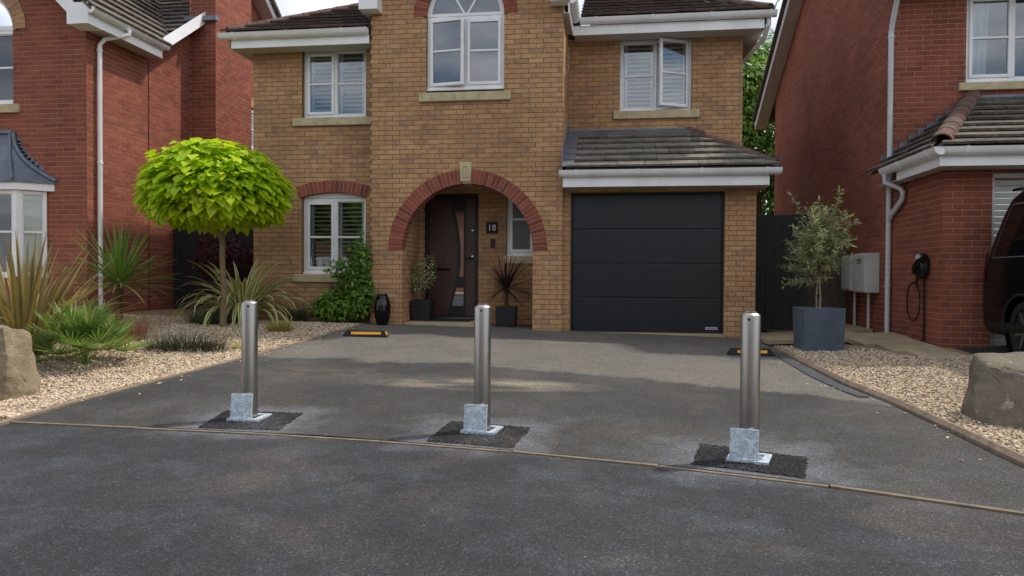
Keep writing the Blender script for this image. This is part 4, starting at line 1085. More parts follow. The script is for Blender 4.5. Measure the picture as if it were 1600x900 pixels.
# ================================================================== fences and gates
def board_fence(name, label, x0, x1, y, zt, mat, bw=.135, cat='fence'):
    t = thing(name, label, cat, ((x0 + x1) / 2, y, gz((x0 + x1) / 2, y)))
    off = Vector(t.location)
    n_ = max(1, int(round((x1 - x0) / bw))); wd = (x1 - x0) / n_
    for i in range(n_):
        b = MB(); xa = x0 + i * wd; b.box(xa + .003 - off.x, xa + wd - .003 - off.x, -.012 + random.uniform(-.002, .002), .012, .06, zt + random.uniform(-.008, .008) - off.z); b.build('board', mat, t)
    for zz in (.35, (zt - off.z) - .3): b = MB(); b.box(x0 - off.x, x1 - off.x, .0125, .06, zz, zz + .08); b.build('rail', mat, t)
    for xx in (x0, x1 - .08): b = MB(); b.box(xx - off.x, xx + .08 - off.x, .061, .14, -.1, zt + .02 - off.z); b.build('post', mat, t)
    return t
board_fence('side_gate', 'black boarded side gate between the garage and the gable wall', 2.10, 2.98, 12.0, 2.08, 'fence_black', cat='gate')
board_fence('timber_fence', 'weathered grey timber fence panel behind the potted olive', 2.6, 3.97, 13.4, 1.85, 'fence_grey')
board_fence('side_gate', 'black boarded side gate beside the red maple and white-framed window', -8.05, -5.96, 12.6, 2.0, 'fence_black', cat='gate')

# ================================================================== bollards
def bollard(x, y, rz, lid_tilt, label, plab, patch):
    z = gz(x, y)
    # fresh macadam patch
    C_ = [Vector((px, py, 0)) for px, py in patch]; n_ = 56; b = MB()
    for i in range(n_ + 1):
        for j in range(n_ + 1):
            u, v = i / n_, j / n_; p_ = C_[0].lerp(C_[3], u).lerp(C_[1].lerp(C_[2], u), v)
            e = min(u, v, 1 - u, 1 - v)
            if e == 0: p_ += Vector((random.uniform(-.014, .014), random.uniform(-.014, .014), 0))
            b.v.append((p_.x, p_.y, gz(p_.x, p_.y) + (.0045 if e == 0 else .0055 + random.uniform(0, .0095))))
    b.f += [(i * (n_ + 1) + j, (i + 1) * (n_ + 1) + j, (i + 1) * (n_ + 1) + j + 1, i * (n_ + 1) + j + 1) for i in range(n_) for j in range(n_)]
    b.build('tarmac_patch', 'tarmac_patch', label=plab, cat='tarmac patch')
    t = thing('bollard', label, 'bollard', (x, y, z + .018), 'telescopic bollards across the drive', rz)
    r = .057; hh = .842
    b = MB(); b.lathe([(.001, 0), (r, 0), (r, hh - .004), (r - .001, hh)], 48); b.build('post', 'brushed_steel', t, smooth=40)
    b = MB(); b.lathe([(.001, hh - .001), (r - .002, hh + .0002), (r - .0035, hh + .003), (r - .022, hh + .015), (r - .024, hh + .016), (r - .024, hh + .023), (.001, hh + .024)], 48); b.build('cap', 'brushed_steel', t, smooth=30)
    b = MB(); b.lathe([(.001, 0), (.0075, 0), (.0075, .004), (.001, .004)], 16, mat=Matrix.Rotation(-math.atan2(x, y) - rz - .18, 4, 'Z') @ Matrix.Translation((0, -r + .001, hh - .022)) @ Matrix.Rotation(R(90), 4, 'X')); b.build('lock_hole', 'dark_void', t)
    # ground frame: square ring
    b = MB(); w_ = .118; i_ = .078
    for (x0, x1, y0, y1) in ((-w_, w_, -w_, -i_), (-w_, w_, i_, w_), (-w_, -i_, -i_, i_), (i_, w_, -i_, i_)): b.box(x0, x1, y0, y1, -.012, .006)
    b.box(-i_, i_, -i_, i_, -.02, -.006); b.build('ground_frame', 'galvanised', t)
    # hinged lid, standing open in front of the post
    b = MB(); b.box(-.082, .082, -.005, .005, 0, .178); me = bevel(b.mesh('lid'), .004, 1)
    o = obj('lid', me, 'galvanised', t); o.location = (-.018, -.096, .006); o.rotation_euler = (R(-lid_tilt), 0, R(3))
    b = MB(); b.tube([(-.075, -.098, .008), (.05, -.098, .008)], .007, 8); b.build('hinge', 'galvanised', t, smooth=50)
bollard(-2.66, 5.10, R(0), 7, 'brushed steel bollard nearest the lime tree bed', 'black macadam patch round the bollard nearest the lime tree bed', [(-2.88, 4.77), (-2.97, 5.31), (-2.34, 5.32), (-2.29, 4.79)])
bollard(-.895, 4.98, R(-9), 7, 'brushed steel bollard in line with the front door', 'black macadam patch round the bollard in line with the front door', [(-1.21, 4.65), (-1.17, 5.24), (-.57, 5.12), (-.63, 4.55)])
bollard(.80, 4.50, R(-17), 6, 'brushed steel bollard nearest the olive planter', 'black macadam patch round the bollard nearest the olive planter', [(.45, 4.33), (.56, 4.86), (1.15, 4.59), (1.02, 4.12)])

# ================================================================== wheel stops
def wheel_stop(cx, cy, rz, L, label):
    t = thing('wheel_stop', label, 'wheel stop', (cx, cy, gz(cx, cy) + .004), 'rubber wheel stops', rz)
    b = MB(); h, w0, w1 = .085, .07, .035
    b.add([(-L / 2, -w0, 0), (L / 2, -w0, 0), (L / 2, w0, 0), (-L / 2, w0, 0), (-L / 2 + .05, -w1, h), (L / 2 - .05, -w1, h), (L / 2 - .05, w1, h), (-L / 2 + .05, w1, h)], [(3, 2, 1, 0), (4, 5, 6, 7), (0, 1, 5, 4), (1, 2, 6, 5), (2, 3, 7, 6), (3, 0, 4, 7)])
    obj('body', bevel(b.mesh('body'), .008, 2), 'rubber', t)
    an = math.atan2(h, w0 - w1)
    for (x0, x1) in ((-L / 2 + .12, L / 2 - .09),) if L > .55 else ((-L / 2 + .1, -.06), (.06, L / 2 - .1)):
        b = MB(); b.add([(x, -lerp(w0, w1, q) - .0025, h * q + .001) for q in (.38, .76) for x in (x0, x1)], [(0, 1, 3, 2)])
        b.build('reflective_strip', 'yellow_tape', t)
    b = MB(); b.add([(L / 2 - lerp(0, .05, q) + .002, y, h * q) for q in (.3, .8) for y in (-.03, .03)], [(0, 1, 3, 2)]); b.build('end_reflector', 'yellow_tape', t)
wheel_stop(-3.34, 9.62, R(4), .62, 'black rubber wheel stop with amber strip near the black vase')
wheel_stop(1.64, 9.24, R(2), .56, 'black rubber wheel stop with amber strips near the side gate')

# ================================================================== rocks
def rock(name, label, mat, c, pts, rz, seed):
    """angular boulder: convex hull of measured corner points, subdivided and roughened"""
    rs = random.Random(seed); bm = bmesh.new()
    for p_ in pts: bm.verts.new(p_)
    r_ = bmesh.ops.convex_hull(bm, input=bm.verts); bmesh.ops.delete(bm, geom=[g for g in r_['geom_interior'] if isinstance(g, bmesh.types.BMVert)], context='VERTS')
    bmesh.ops.bevel(bm, geom=list(bm.edges), offset=.022, segments=2, affect='EDGES', profile=.6)
    bmesh.ops.triangulate(bm, faces=bm.faces)
    for k in range(3):
        long_ = [e_ for e_ in bm.edges if e_.calc_length() > .035]
        bmesh.ops.subdivide_edges(bm, edges=long_, cuts=1); bmesh.ops.triangulate(bm, faces=[f for f in bm.faces if len(f.verts) > 3])
    bm.normal_update()
    for v in bm.verts:
        w = v.co; sd = Vector((seed, seed * .7, 0))
        n1 = noise.noise(w * 3.1 + sd); n2 = noise.fractal(w * 8 + sd, 1, 2, 4); n3 = noise.noise(w * 30 + sd); st_ = noise.noise(Vector((w.x * 2, w.y * 2, w.z * 14)) + sd)
        v.co = w + v.normal * (n1 * .025 + n2 * .016 + n3 * .005 + st_ * .012)
    me = bpy.data.meshes.new(name); bm.to_mesh(me); bm.free()
    o = obj(name, me, mat, None, smooth=24, loc=(c[0], c[1], gz(c[0], c[1]) - .05), label=label, cat='rock'); o.rotation_euler = (0, 0, rz); return o
rock('boulder', 'tall upright tan sandstone boulder below the bronze flax', 'rock_tan', (-5.5, 5.45),
     [(-.55, -.22, 0), (.60, -.12, 0), (.66, .22, 0), (-.5, .35, 0), (-.52, -.18, .60), (.10, -.16, .68), (.54, -.06, .66), (.62, -.10, .42), (.56, .24, .60), (-.3, .33, .66), (.2, .34, .62), (.63, -.05, .2)], 0, 3)
rock('boulder', 'low angular grey boulder with pale top on the gravel by the parked van', 'rock_grey', (3.0, 5.72),
     [(-.42, -.02, 0), (-.05, -.36, 0), (.62, -.62, 0), (.9, -.2, 0), (.2, .5, 0), (-.34, .40, 0), (-.40, .04, .30), (-.33, .10, .50), (-.24, .42, .52), (.02, -.22, .34), (.10, -.30, .20), (.55, -.46, .32), (.85, -.1, .44), (.3, .4, .54), (-.05, .0, .45)], 0, 11)

# ================================================================== planter, pots, vase
def square_pot(name, label, cat, x, y, w0, w1, h, mat, rz=0, z=None):
    t = thing(name, label, cat, (x, y, gz(x, y) + .012 if z is None else z), rz=rz); k = .022
    b = MB(); P = []
    for (w, zz) in ((w0, 0), (w1, h), (w1 - k, h), (w1 - k - .01, h - .06)): P += [(-w, -w, zz), (w, -w, zz), (w, w, zz), (-w, w, zz)]
    fs = [(3, 2, 1, 0)]
    for r_ in range(3):
        for i in range(4): fs.append((r_ * 4 + i, r_ * 4 + (i + 1) % 4, r_ * 4 + 4 + (i + 1) % 4, r_ * 4 + 4 + i))
    b.add(P, fs); obj('pot', bevel(b.mesh('pot'), .008, 2), mat, t)
    b = MB(); w = w1 - k - .006; n_ = 10
    for i in range(n_ + 1):
        for j in range(n_ + 1): b.v.append((lerp(-w, w, i / n_), lerp(-w, w, j / n_), h - .05 + random.uniform(-.008, .012)))
    b.f += [(i * (n_ + 1) + j, (i + 1) * (n_ + 1) + j, (i + 1) * (n_ + 1) + j + 1, i * (n_ + 1) + j + 1) for i in range(n_) for j in range(n_)]
    b.build('soil', 'soil', t); return t
square_pot('planter', 'square slate-grey planter holding the olive on the gravel', 'planter', 2.56, 9.75, .235, .25, .53, 'planter', R(3))
square_pot('plant_pot', 'square black pot with a small grey-green bush left of the front door', 'plant pot', -3.1, 11.72, .14, .165, .34, 'black_matt', z=.373)
square_pot('plant_pot', 'square black pot holding the purple cordyline in the porch', 'plant pot', -1.72, 11.75, .15, .16, .31, 'black_matt')
v = thing('vase', 'tall glossy black ribbed vase beside the porch pillar', 'vase', (-3.56, 11.02, gz(-3.56, 11.02) + .004))
prof = [(.001, 0), (.08, 0), (.092, .02), (.118, .12), (.13, .22), (.126, .31), (.105, .40), (.082, .445), (.08, .46), (.088, .47), (.084, .476), (.07, .476), (.068, .44), (.1, .33), (.001, .30)]
b = MB(); pr = []
for (r0, z0), (r1, z1) in zip(prof, prof[1:]):
    for i in range(4): pr.append((lerp(r0, r1, i / 4), lerp(z0, z1, i / 4)))
pr = [(r_ * (1 + (.012 * math.sin(z * 150) if r_ > .05 else 0)), z) for r_, z in pr]
b.lathe(pr, 32); b.build('body', 'black_gloss', v, smooth=50)

# ================================================================== plants
def blade(base, az, elev, L, w, droop, seg=7, fold=.25, twist=0.):
    """strap leaf as (verts, faces, across)"""
    vs, fs, ac = [], [], []; p_ = Vector(base); e = elev; step = L / seg
    h = Vector((math.cos(az), math.sin(az), 0)); side = Vector((-math.sin(az), math.cos(az), 0))
    for i in range(seg + 1):
        t = i / seg; d = h * math.cos(e) + Vector((0, 0, 1)) * math.sin(e); up = -h * math.sin(e) + Vector((0, 0, 1)) * math.cos(e)
        ww = w * (.55 + 1.6 * t) * (1 - t) ** .55 if t < .28 else w * (1 - t ** 2.6) ** .9
        s2 = (side * math.cos(twist * t) + up * math.sin(twist * t)) * max(ww, .0015) / 2
        vs += [p_ - s2 + up * fold * ww * .5, p_.copy(), p_ + s2 + up * fold * ww * .5]; ac += [1., 0., 1.]
        p_ = p_ + d * step; e -= droop / seg * (.4 + 1.3 * t)
    for i in range(seg):
        a = i * 3; fs += [(a, a + 1, a + 4, a + 3), (a + 1, a + 2, a + 5, a + 4)]
    return vs, fs, ac
def leaf_obj(parent, mat, data, name='leaf'):
    b = MB(); b.add(data[0], data[1]); me = b.mesh(name)
    at = me.attributes.new('across', 'FLOAT', 'POINT'); at.data.foreach_set('value', data[2])
    return obj(name, me, mat, parent, smooth=60)
def strap_plant(name, label, cat, x, y, n_, L, w, mat, elev=(25, 85), droop=(.3, 1.2), spread=.06, z=None, base_h=0., trunk=None, group=None):
    t = thing(name, label, cat, (x, y, gz(x, y) if z is None else z), group)
    if trunk: 
        r0, r1, tm = trunk; pts = [(random.uniform(-.008, .008) if 0 < i < 6 else 0, random.uniform(-.008, .008) if 0 < i < 6 else 0, base_h * i / 6 - (.03 if i == 0 else 0)) for i in range(7)]
        MB().tube(pts, [lerp(r0, r1, i / 6) * random.uniform(.9, 1.1) for i in range(7)], 10).build('trunk', tm, t, smooth=60)
    for i in range(n_):
        az = i * 2.39996 + random.uniform(-.3, .3); q = (i + .5) / n_
        el = R(lerp(elev[1], elev[0], q ** .9) + random.uniform(-8, 8)); r_ = spread * random.uniform(.2, 1)
        leaf_obj(t, mat, blade((math.cos(az) * r_, math.sin(az) * r_, base_h + random.uniform(-.02, .03)), az, el, L * random.uniform(.72, 1.08), w * random.uniform(.8, 1.2), random.uniform(*droop) * (.4 + q), twist=random.uniform(-.5, .5)))
    return t
strap_plant('flax_plant', 'large bronze and yellow striped flax behind the tall tan boulder', 'plant', -6.42, 7.25, 190, 1.38, .042, 'leaf_bronze', (30, 87), (.1, 1.1), .16)
strap_plant('cordyline', 'green cordyline palm on a short trunk against the white downpipe', 'plant', -6.98, 9.6, 120, .90, .042, 'leaf_cordyline', (-12, 88), (.0, .55), .03, base_h=.62, trunk=(.05, .045, 'bark_dark'))
strap_plant('flax_plant', 'cream-striped arching flax beside the lime tree trunk', 'plant', -5.72, 10.75, 125, 1.2, .075, 'leaf_variegated', (35, 82), (2.0, 3.4), .14)
strap_plant('cordyline', 'dark purple cordyline growing in the porch pot', 'plant', -1.72, 11.75, 70, .62, .030, 'leaf_purple', (-25, 88), (.0, .9), .025, base_h=.50, z=gz(-1.72, 11.75) + .1, trunk=(.03, .028, 'bark_dark'))
# fan palm: fronds of narrow leaflets
fp = thing('fan_palm', 'bushy green fan palm on the gravel beside the tan boulder', 'plant', (-5.42, 6.92, gz(-5.42, 6.92)))
for i in range(46):
    az = i * 2.39996; q = (i + .5) / 46; el = R(lerp(80, 4, q) + random.uniform(-7, 7)); Ls = random.uniform(.28, .46) * (.9 + .25 * q)
    h = Vector((math.cos(az), math.sin(az), 0)); d = h * math.cos(el) + Vector((0, 0, math.sin(el))); tip = d * Ls + Vector((0, 0, .05))
    V_, F_, A_ = [], [], []
    def addp(data):
        k = len(V_); V_.extend(data[0]); F_.extend([tuple(j + k for j in f) for f in data[1]]); A_.extend(data[2])
    addp(blade((0, 0, .03), az, el, Ls, .012, .0, 3))
    side = Vector((-math.sin(az), math.cos(az), 0)); up = side.cross(d) * -1
    if up.z < 0: up = -up
    nl = 19; rollf = random.uniform(-.4, .4)
    for k in range(nl):
        a = lerp(-1.85, 1.85, k / (nl - 1)); dd = (d * math.cos(a) + side * math.sin(a) + up * (.28 * abs(math.sin(a)) + rollf * math.sin(a) * .5)).normalized()
        addp(blade(tip, math.atan2(dd.y, dd.x), math.asin(max(-1, min(1, dd.z))), random.uniform(.28, .37) * (1 - .2 * abs(a) / 1.5), .023, random.uniform(.0, .22), 4, .5))
    leaf_obj(fp, 'leaf_fanpalm', (V_, F_, A_), 'frond')
def tuft(name, label, x, y, rx, ry, n_, L, w, mat, elev=(40, 88), droop=(.2, 1.), cat='plant'):
    t = thing(name, label, cat, (x, y, gz(x, y))); V_, F_, A_ = [], [], []
    for i in range(n_):
        a = random.uniform(0, 6.28); r_ = math.sqrt(random.random()); bx, by = math.cos(a) * r_ * rx, math.sin(a) * r_ * ry
        dt = blade((bx, by, 0), a + random.uniform(-.8, .8), R(random.uniform(*elev)) , L * random.uniform(.6, 1.1), w, random.uniform(*droop), 4)
        k = len(V_); V_ += dt[0]; F_ += [tuple(j + k for j in f) for f in dt[1]]; A_ += dt[2]
    o = leaf_obj(t, mat, (V_, F_, A_), 'blades'); tag(o, kind='stuff'); return t
tuft('grass_clump', 'low spreading clump of dark grass on the gravel near the kerb', -4.95, 7.98, .5, .16, 700, .25, .008, 'leaf_dark', (35, 85), (.2, 1.2))
tuft('grass_clump', 'small yellow tuft at the end of the dark grass clump', -4.38, 8.2, .08, .06, 90, .14, .007, 'leaf_golden', (30, 80))
tuft('grass_clump', 'small golden grass tuft near the amber wheel stop', -4.63, 9.72, .14, .10, 420, .22, .006, 'leaf_golden', (30, 85))
tuft('grass_clump', 'rust-coloured wispy grass between the fan palm and the cordyline', -6.05, 8.5, .22, .15, 420, .36, .005, 'leaf_rust', (45, 88), (.1, .8))
tuft('lavender', 'rounded grey-green lavender mound beside the lime tree trunk', -5.95, 10.28, .30, .2, 1500, .27, .006, 'leaf_lavender', (20, 90), (.0, .4))
tuft('grass_clump', 'dark spiky grass between the striped flax and the green shrub', -4.95, 11.0, .16, .12, 220, .32, .012, 'leaf_dark', (25, 85), (.2, 1.))

# leaf clouds
def leaf_shape(kind):
    if kind == 'heart':
        o = [(0, 0), (-.22, -.10), (-.46, .05), (-.50, .30), (-.36, .62), (0, 1.08), (.36, .62), (.50, .30), (.46, .05), (.22, -.10)]
        v = [(x, y - .0, .10 * abs(x) - .16 * max(0, y - .35) ** 1.3) for x, y in o] + [(0, .32, -.03), (0, .68, -.07)]
        f = [(0, 1, 10), (1, 2, 10), (2, 3, 10), (3, 4, 11, 10), (4, 5, 11), (5, 6, 11), (6, 7, 10, 11), (7, 8, 10), (8, 9, 10), (9, 0, 10)]
    elif kind == 'oval':
        v = [(0, 0, 0), (-.24, .3, .05), (-.2, .65, .04), (0, 1, -.06), (.2, .65, .04), (.24, .3, .05), (0, .45, -.02)]; f = [(0, 1, 6), (1, 2, 6), (2, 3, 6), (3, 4, 6), (4, 5, 6), (5, 0, 6)]
    else:
        v = [(0, 0, 0), (-.09, .45, .02), (0, 1, 0), (.09, .45, .02)]; f = [(0, 1, 2, 3)]
    return np.array(v), f
def leaf_cloud(name, mat, kind, P, Nn, T, size, parent):
    """many leaves in one mesh. P pos, Nn normal, T tip direction"""
    v, f = leaf_shape(kind); n_ = len(P); Nn = Nn / np.linalg.norm(Nn, axis=1, keepdims=True)
    X = np.cross(T, Nn); X /= np.linalg.norm(X, axis=1, keepdims=True) + 1e-9; Y = np.cross(Nn, X)
    V = P[:, None, :] + size[:, None, None] * (v[None, :, 0:1] * X[:, None] + v[None, :, 1:2] * Y[:, None] + v[None, :, 2:3] * Nn[:, None])
    nv = len(v); lens = np.array([len(q) for q in f]); flat = np.concatenate([np.array(q) for q in f])
    LI = (flat[None] + (np.arange(n_) * nv)[:, None]).reshape(-1); ls_ = np.concatenate([[0], np.cumsum(np.tile(lens, n_))[:-1]])
    me = bpy.data.meshes.new(name); me.vertices.add(n_ * nv); me.vertices.foreach_set('co', V.reshape(-1).astype(np.float32))
    me.loops.add(len(LI)); me.loops.foreach_set('vertex_index', LI.astype(np.int32))
    me.polygons.add(n_ * len(f)); me.polygons.foreach_set('loop_start', ls_.astype(np.int32)); me.update(calc_edges=True); me.validate(); me.shade_smooth()
    return obj(name, me, mat, parent, kind='stuff')
def unit(n_):
    d = rng.normal(size=(n_, 3)); return d / np.linalg.norm(d, axis=1, keepdims=True)
# lime-green globe tree
tx, ty = -5.60, 9.96; tz = gz(tx, ty)
T = thing('catalpa_tree', 'lollipop-trimmed lime-green tree with large heart-shaped leaves on the gravel', 'tree', (tx, ty, tz))
MB().tube([(0, 0, -.05), (.0, 0, .1), (.012, .005, .55), (-.012, 0, .95), (-.02, .01, 1.28), (-.05, 0, 1.48)], [.062, .048, .042, .040, .042, .05], 14).build('trunk', 'bark', T, smooth=60)
b = MB()
for i in range(14):
    a = i * 2.4; r_ = random.uniform(.45, .95); b.tube([(-.05, 0, 1.42), (-.05 + math.cos(a) * r_ * .4, math.sin(a) * r_ * .4, 1.55 + .12 * (i % 3)), (-.05 + math.cos(a) * r_, math.sin(a) * r_, 1.70 + .25 * (i % 4))], [.028, .018, .008], 7)
b.build('branches', 'bark', T, smooth=60)
cen = np.array([-.11, 0, 1.98]); rad = np.array([.97, .97, .68])
n_ = 3200; d = unit(n_); d[:, 2] = np.where(d[:, 2] < -.55, -.55 + (d[:, 2] + .55) * .2, d[:, 2])
rr_ = rng.uniform(.80, 1.03, n_); lump = np.array([noise.noise(Vector(q) * 2.6) for q in d]) * .09
P = cen + d * rad * (rr_ + lump + (rng.random(n_) < .06) * .07)[:, None]; P[:, 2] = np.maximum(P[:, 2], 1.36 + rng.uniform(0, .12, n_))
outd = d * np.array([1, 1, .5]); Nn = d * .55 + np.array([0, 0, .75]) + rng.normal(size=(n_, 3)) * .22
Tt = outd + np.array([0, 0, -.75]) + rng.normal(size=(n_, 3)) * .25; sz = rng.uniform(.08, .175, n_)
cdir = np.array([5.6, -9.96, -1]); cdir /= np.linalg.norm(cdir)
score = (d @ cdir) + rr_ * 2; score -= (P[:, 2] < 1.40) * .0
order = np.argsort(-score); pick = order[:300]; restI = order[300:]
v_, f_ = leaf_shape('heart'); protos = []
for k in range(4):
    vv = v_.copy(); vv[:, 2] += rng.normal(size=len(vv)) * .03; vv[:, 0] *= rng.uniform(.85, 1.1)
    me = bpy.data.meshes.new('leaf'); me.from_pydata([tuple(q) for q in vv], [], f_); me.update(); me.materials.append(M['leaf_lime']); me.shade_smooth(); protos.append(me)
for i in pick:
    Nv = Vector(Nn[i]).normalized(); X = Vector(Tt[i]).cross(Nv).normalized(); Y = Nv.cross(X)
    o = bpy.data.objects.new('leaf', protos[i % 4]); COL.objects.link(o); o.parent = T
    mm = Matrix((X, Y, Nv)).transposed().to_4x4() @ Matrix.Scale(float(sz[i]), 4); mm.translation = Vector(P[i]); o.matrix_local = mm
leaf_cloud('crown', 'leaf_lime', 'heart', P[restI], Nn[restI], Tt[restI], sz[restI], T)
n2 = 900; d = unit(n2); P2 = cen + d * rad * rng.uniform(.3, .8, n2)[:, None]; P2[:, 2] = np.maximum(P2[:, 2], 1.45)
leaf_cloud('inner_foliage', 'leaf_lime', 'heart', P2, d * .5 + np.array([0, 0, .8]) + rng.normal(size=(n2, 3)) * .3, d + np.array([0, 0, -.6]), rng.uniform(.13, .22, n2), T)
def cloud_pts(n_, blobs, shell=.6):
    P, D = [], []
    wts = np.array([q[3] * q[4] * q[5] for q in blobs]); wts /= wts.sum()
    idx = rng.choice(len(blobs), n_, p=wts); B_ = np.array(blobs)[idx]; d = unit(n_)
    return B_[:, :3] + d * B_[:, 3:6] * (rng.uniform(shell, 1, n_) ** .6)[:, None], d
# olive
ox, oy = 2.56, 9.75; oz = gz(ox, oy) + .012 + .48
O = thing('olive_tree', 'young olive tree with airy grey-green crown in the slate planter', 'tree', (ox, oy, oz))
b = MB(); tips = []
for (dx, dy) in ((-.03, 0), (.02, .02), (.015, -.025)):
    b.tube([(dx * .6, dy, 0), (dx, dy, .18), (dx * .3, dy * .3, .42), (dx * 1.5, dy * 1.5, .62)], [.012, .010, .009, .007], 7)
b.build('trunk', 'bark_grey', O, smooth=60)
tie = MB().tube([(-.05, 0, .2), (0, -.035, .2), (.04, 0, .2), (0, .035, .2), (-.05, 0, .2)], .006, 6); tie.build('tie', 'black_matt', O, smooth=60)
P, Nn, Tt, Sz = [], [], [], []; tw = MB()
for i in range(165):
    a = random.uniform(0, 6.28); el = R(random.uniform(-25, 88)); L = random.uniform(.28, .56) * (1. if el > .3 else .75)
    base = Vector((random.uniform(-.05, .05), random.uniform(-.05, .05), random.uniform(.42, .95))); dd = Vector((math.cos(a) * math.cos(el), math.sin(a) * math.cos(el), math.sin(el) + .12)).normalized()
    if i in (3, 9): dd = Vector((-.95, -.1, -.05 if i == 3 else .1)); L = .46; base = Vector((0, 0, .36))
    if i in (5, 15): dd = Vector((.18, 0, 1)).normalized(); L = .78; base = Vector((.1, 0, .75))
    if i == 7: dd = Vector((-.5, 0, 1)).normalized(); L = .74
    tip = base + dd * L; mid = base + dd * L * .5 + Vector((0, 0, .03)); tw.tube([base, mid, tip], [.005, .003, .0015], 4, False)
    nn_ = int(L / .0105)
    for k in range(nn_):
        s_ = lerp(.15, 1.03, k / nn_); pp = base.lerp(tip, s_); td = (dd * .6 + Vector(rng.normal(size=3)) * .55).normalized()
        P.append(pp); Tt.append(td); Nn.append(Vector((0, 0, 1)) + Vector(rng.normal(size=3)) * .7); Sz.append(random.uniform(.045, .08))
tw.build('twigs', 'bark_grey', O)
v0 = leaf_shape; leaf_cloud('crown', 'leaf_olive', 'narrow', np.array(P), np.array(Nn), np.array(Tt), np.array(Sz) * 1.15, O)
# porch bush, maple, shrub, trees behind
def bush(name, label, x, y, blobs, n_, size, mat, kind='oval', cat='plant', z=None, trunk=None, shell=.5):
    t = thing(name, label, cat, (x, y, gz(x, y) if z is None else z))
    P, d = cloud_pts(n_, blobs, shell)
    leaf_cloud('foliage', mat, kind, P, d * .6 + np.array([0, -.15, .7]) + rng.normal(size=(n_, 3)) * .45, d + np.array([0, 0, -.35]) + rng.normal(size=(n_, 3)) * .5, rng.uniform(*size, n_), t)
    b = MB()
    for bl in blobs[:10]: b.tube([(0, 0, -.03), (bl[0] * .4, bl[1] * .4, bl[2] * .55), (bl[0], bl[1], bl[2])], [trunk or .014, (trunk or .014) * .7, .004], 6)
    b.build('stems', 'bark_dark', t, smooth=60); return t
bush('potted_bush', 'small grey-green bush in the black pot left of the front door', -3.1, 11.72, [(0, 0, .45, .2, .2, .28), (-.08, 0, .32, .16, .16, .2), (.08, -.03, .6, .14, .14, .18)], 900, (.03, .05), 'leaf_olive', z=.373 + .3)
bl = [(0, 0, .28, .42, .26, .26), (.22, 0, .62, .30, .2, .26), (-.2, .02, .22, .3, .24, .22), (.30, .05, .98, .18, .14, .24), (.1, .05, .86, .2, .14, .16), (.33, 0, .4, .2, .22, .3), (-.05, .02, .84, .22, .12, .10), (.36, .06, 1.24, .09, .09, .2), (-.1, 0, .98, .14, .1, .06), (.2, .03, 1.12, .1, .08, .1)]
bush('garden_shrub', 'loose bright green shrub climbing past the ground-floor window by the porch', -4.26, 11.12, bl, 3000, (.055, .10), 'leaf_shrub', trunk=.016, shell=.35)
bush('maple', 'dark red maple in the shade by the side gate', -6.75, 11.9, [(0, 0, 1.15, .4, .3, .25), (-.25, 0, .95, .3, .25, .2), (.3, 0, 1.0, .3, .25, .22), (0, 0, .75, .35, .25, .2)], 900, (.06, .1), 'leaf_maple', trunk=.02)
bk = []
for i in range(110): bk.append((random.uniform(-2.6, 3.4), random.uniform(-1.2, 1.4), random.uniform(.6, 7.9), random.uniform(.6, 1.05), random.uniform(.5, .9), random.uniform(.6, 1.0)))
t = bush('willow_tree', 'tall pale green leafy tree rising behind the side gate between the houses', 4.6, 24.0, bk, 76000, (.12, .22), 'leaf_tree', 'oval', 'tree', trunk=.16, shell=.15)
leafm = t

# ================================================================== meter boxes, charger on the gable wall
def meter(y0, y1, z0, z1, label, vent, bx):
    t = thing('meter_box', label, 'meter box', (3.99, (y0 + y1) / 2, z0), 'meter boxes on the gable wall'); dy = (y1 - y0) / 2
    b = MB(); b.box(-.20, 0.005, -dy, dy, 0, z1 - z0); obj('case', bevel(b.mesh('case'), .012, 2), 'meter_grey', t)
    b = MB(); b.box(-.212, -.2005, -dy + .02, dy - .02, .02, z1 - z0 - .02); dr = obj('door', bevel(b.mesh('door'), .004, 1), 'meter_grey', t)
    if vent:
        for i in range(3): b = MB(); b.box(-.2125, -.2105, -.12, .12, z1 - z0 - .10 - i * .03, z1 - z0 - .085 - i * .03); b.build('vent_slot', 'dark_void', dr)
    b = MB(); b.tube([(-.06, 0, -z0 + .22), (-.06, 0, .01)], .022, 10); b.build('pipe', 'meter_grey', t, smooth=60)
meter(12.56, 13.05, .90, 1.47, 'plain pale grey meter box next to the timber fence', False, 0)
meter(11.86, 12.42, .88, 1.49, 'pale grey meter box with a slotted vent near the grey downpipe', True, 0)
ch = thing('car_charger', 'black wall-mounted car charger with grey crescent front and looped cable', 'charger', (3.995, 10.19, 1.27))
b = MB(); b.lathe([(.001, 0), (.12, 0), (.135, .02), (.135, .07), (.12, .09), (.001, .095)], 28, mat=Matrix.Rotation(R(-90), 4, 'Y') @ Matrix.Scale(1.25, 4, (1, 0, 0))); b.build('body', 'black_matt', ch, smooth=40)
b = MB()
for i in range(15):
    a = R(lerp(20, 200, i / 14)); ro, ri = .125, .125 - .06 * math.sin(math.pi * i / 14)
    for r_ in (ro, ri): b.v.append((-.099, math.cos(a) * r_, math.sin(a) * r_ * 1.25))
b.f += [(2 * i, 2 * i + 1, 2 * i + 3, 2 * i + 2) for i in range(14)]; b.build('grey_crescent', 'pipe_grey', ch)
MB().tube([(-.09, -.20, .10), (-.13, -.12, .06), (-.14, 0, -.01), (-.12, .09, -.09)], [.036, .034, .03, .022], 12).build('connector', 'black_gloss', ch, smooth=60)
loop = [(-.08, .10, -.10), (-.05, .14, -.22)]
for i in range(17):
    a = R(lerp(75, 435, i / 16) ); loop.append((-.035 - .002 * i, .25 + math.cos(a) * .19, -.52 + math.sin(a) * (.21 if math.sin(a) < 0 else .30)))
loop += [(-.06, .12, -.2), (-.05, .04, -.14)]
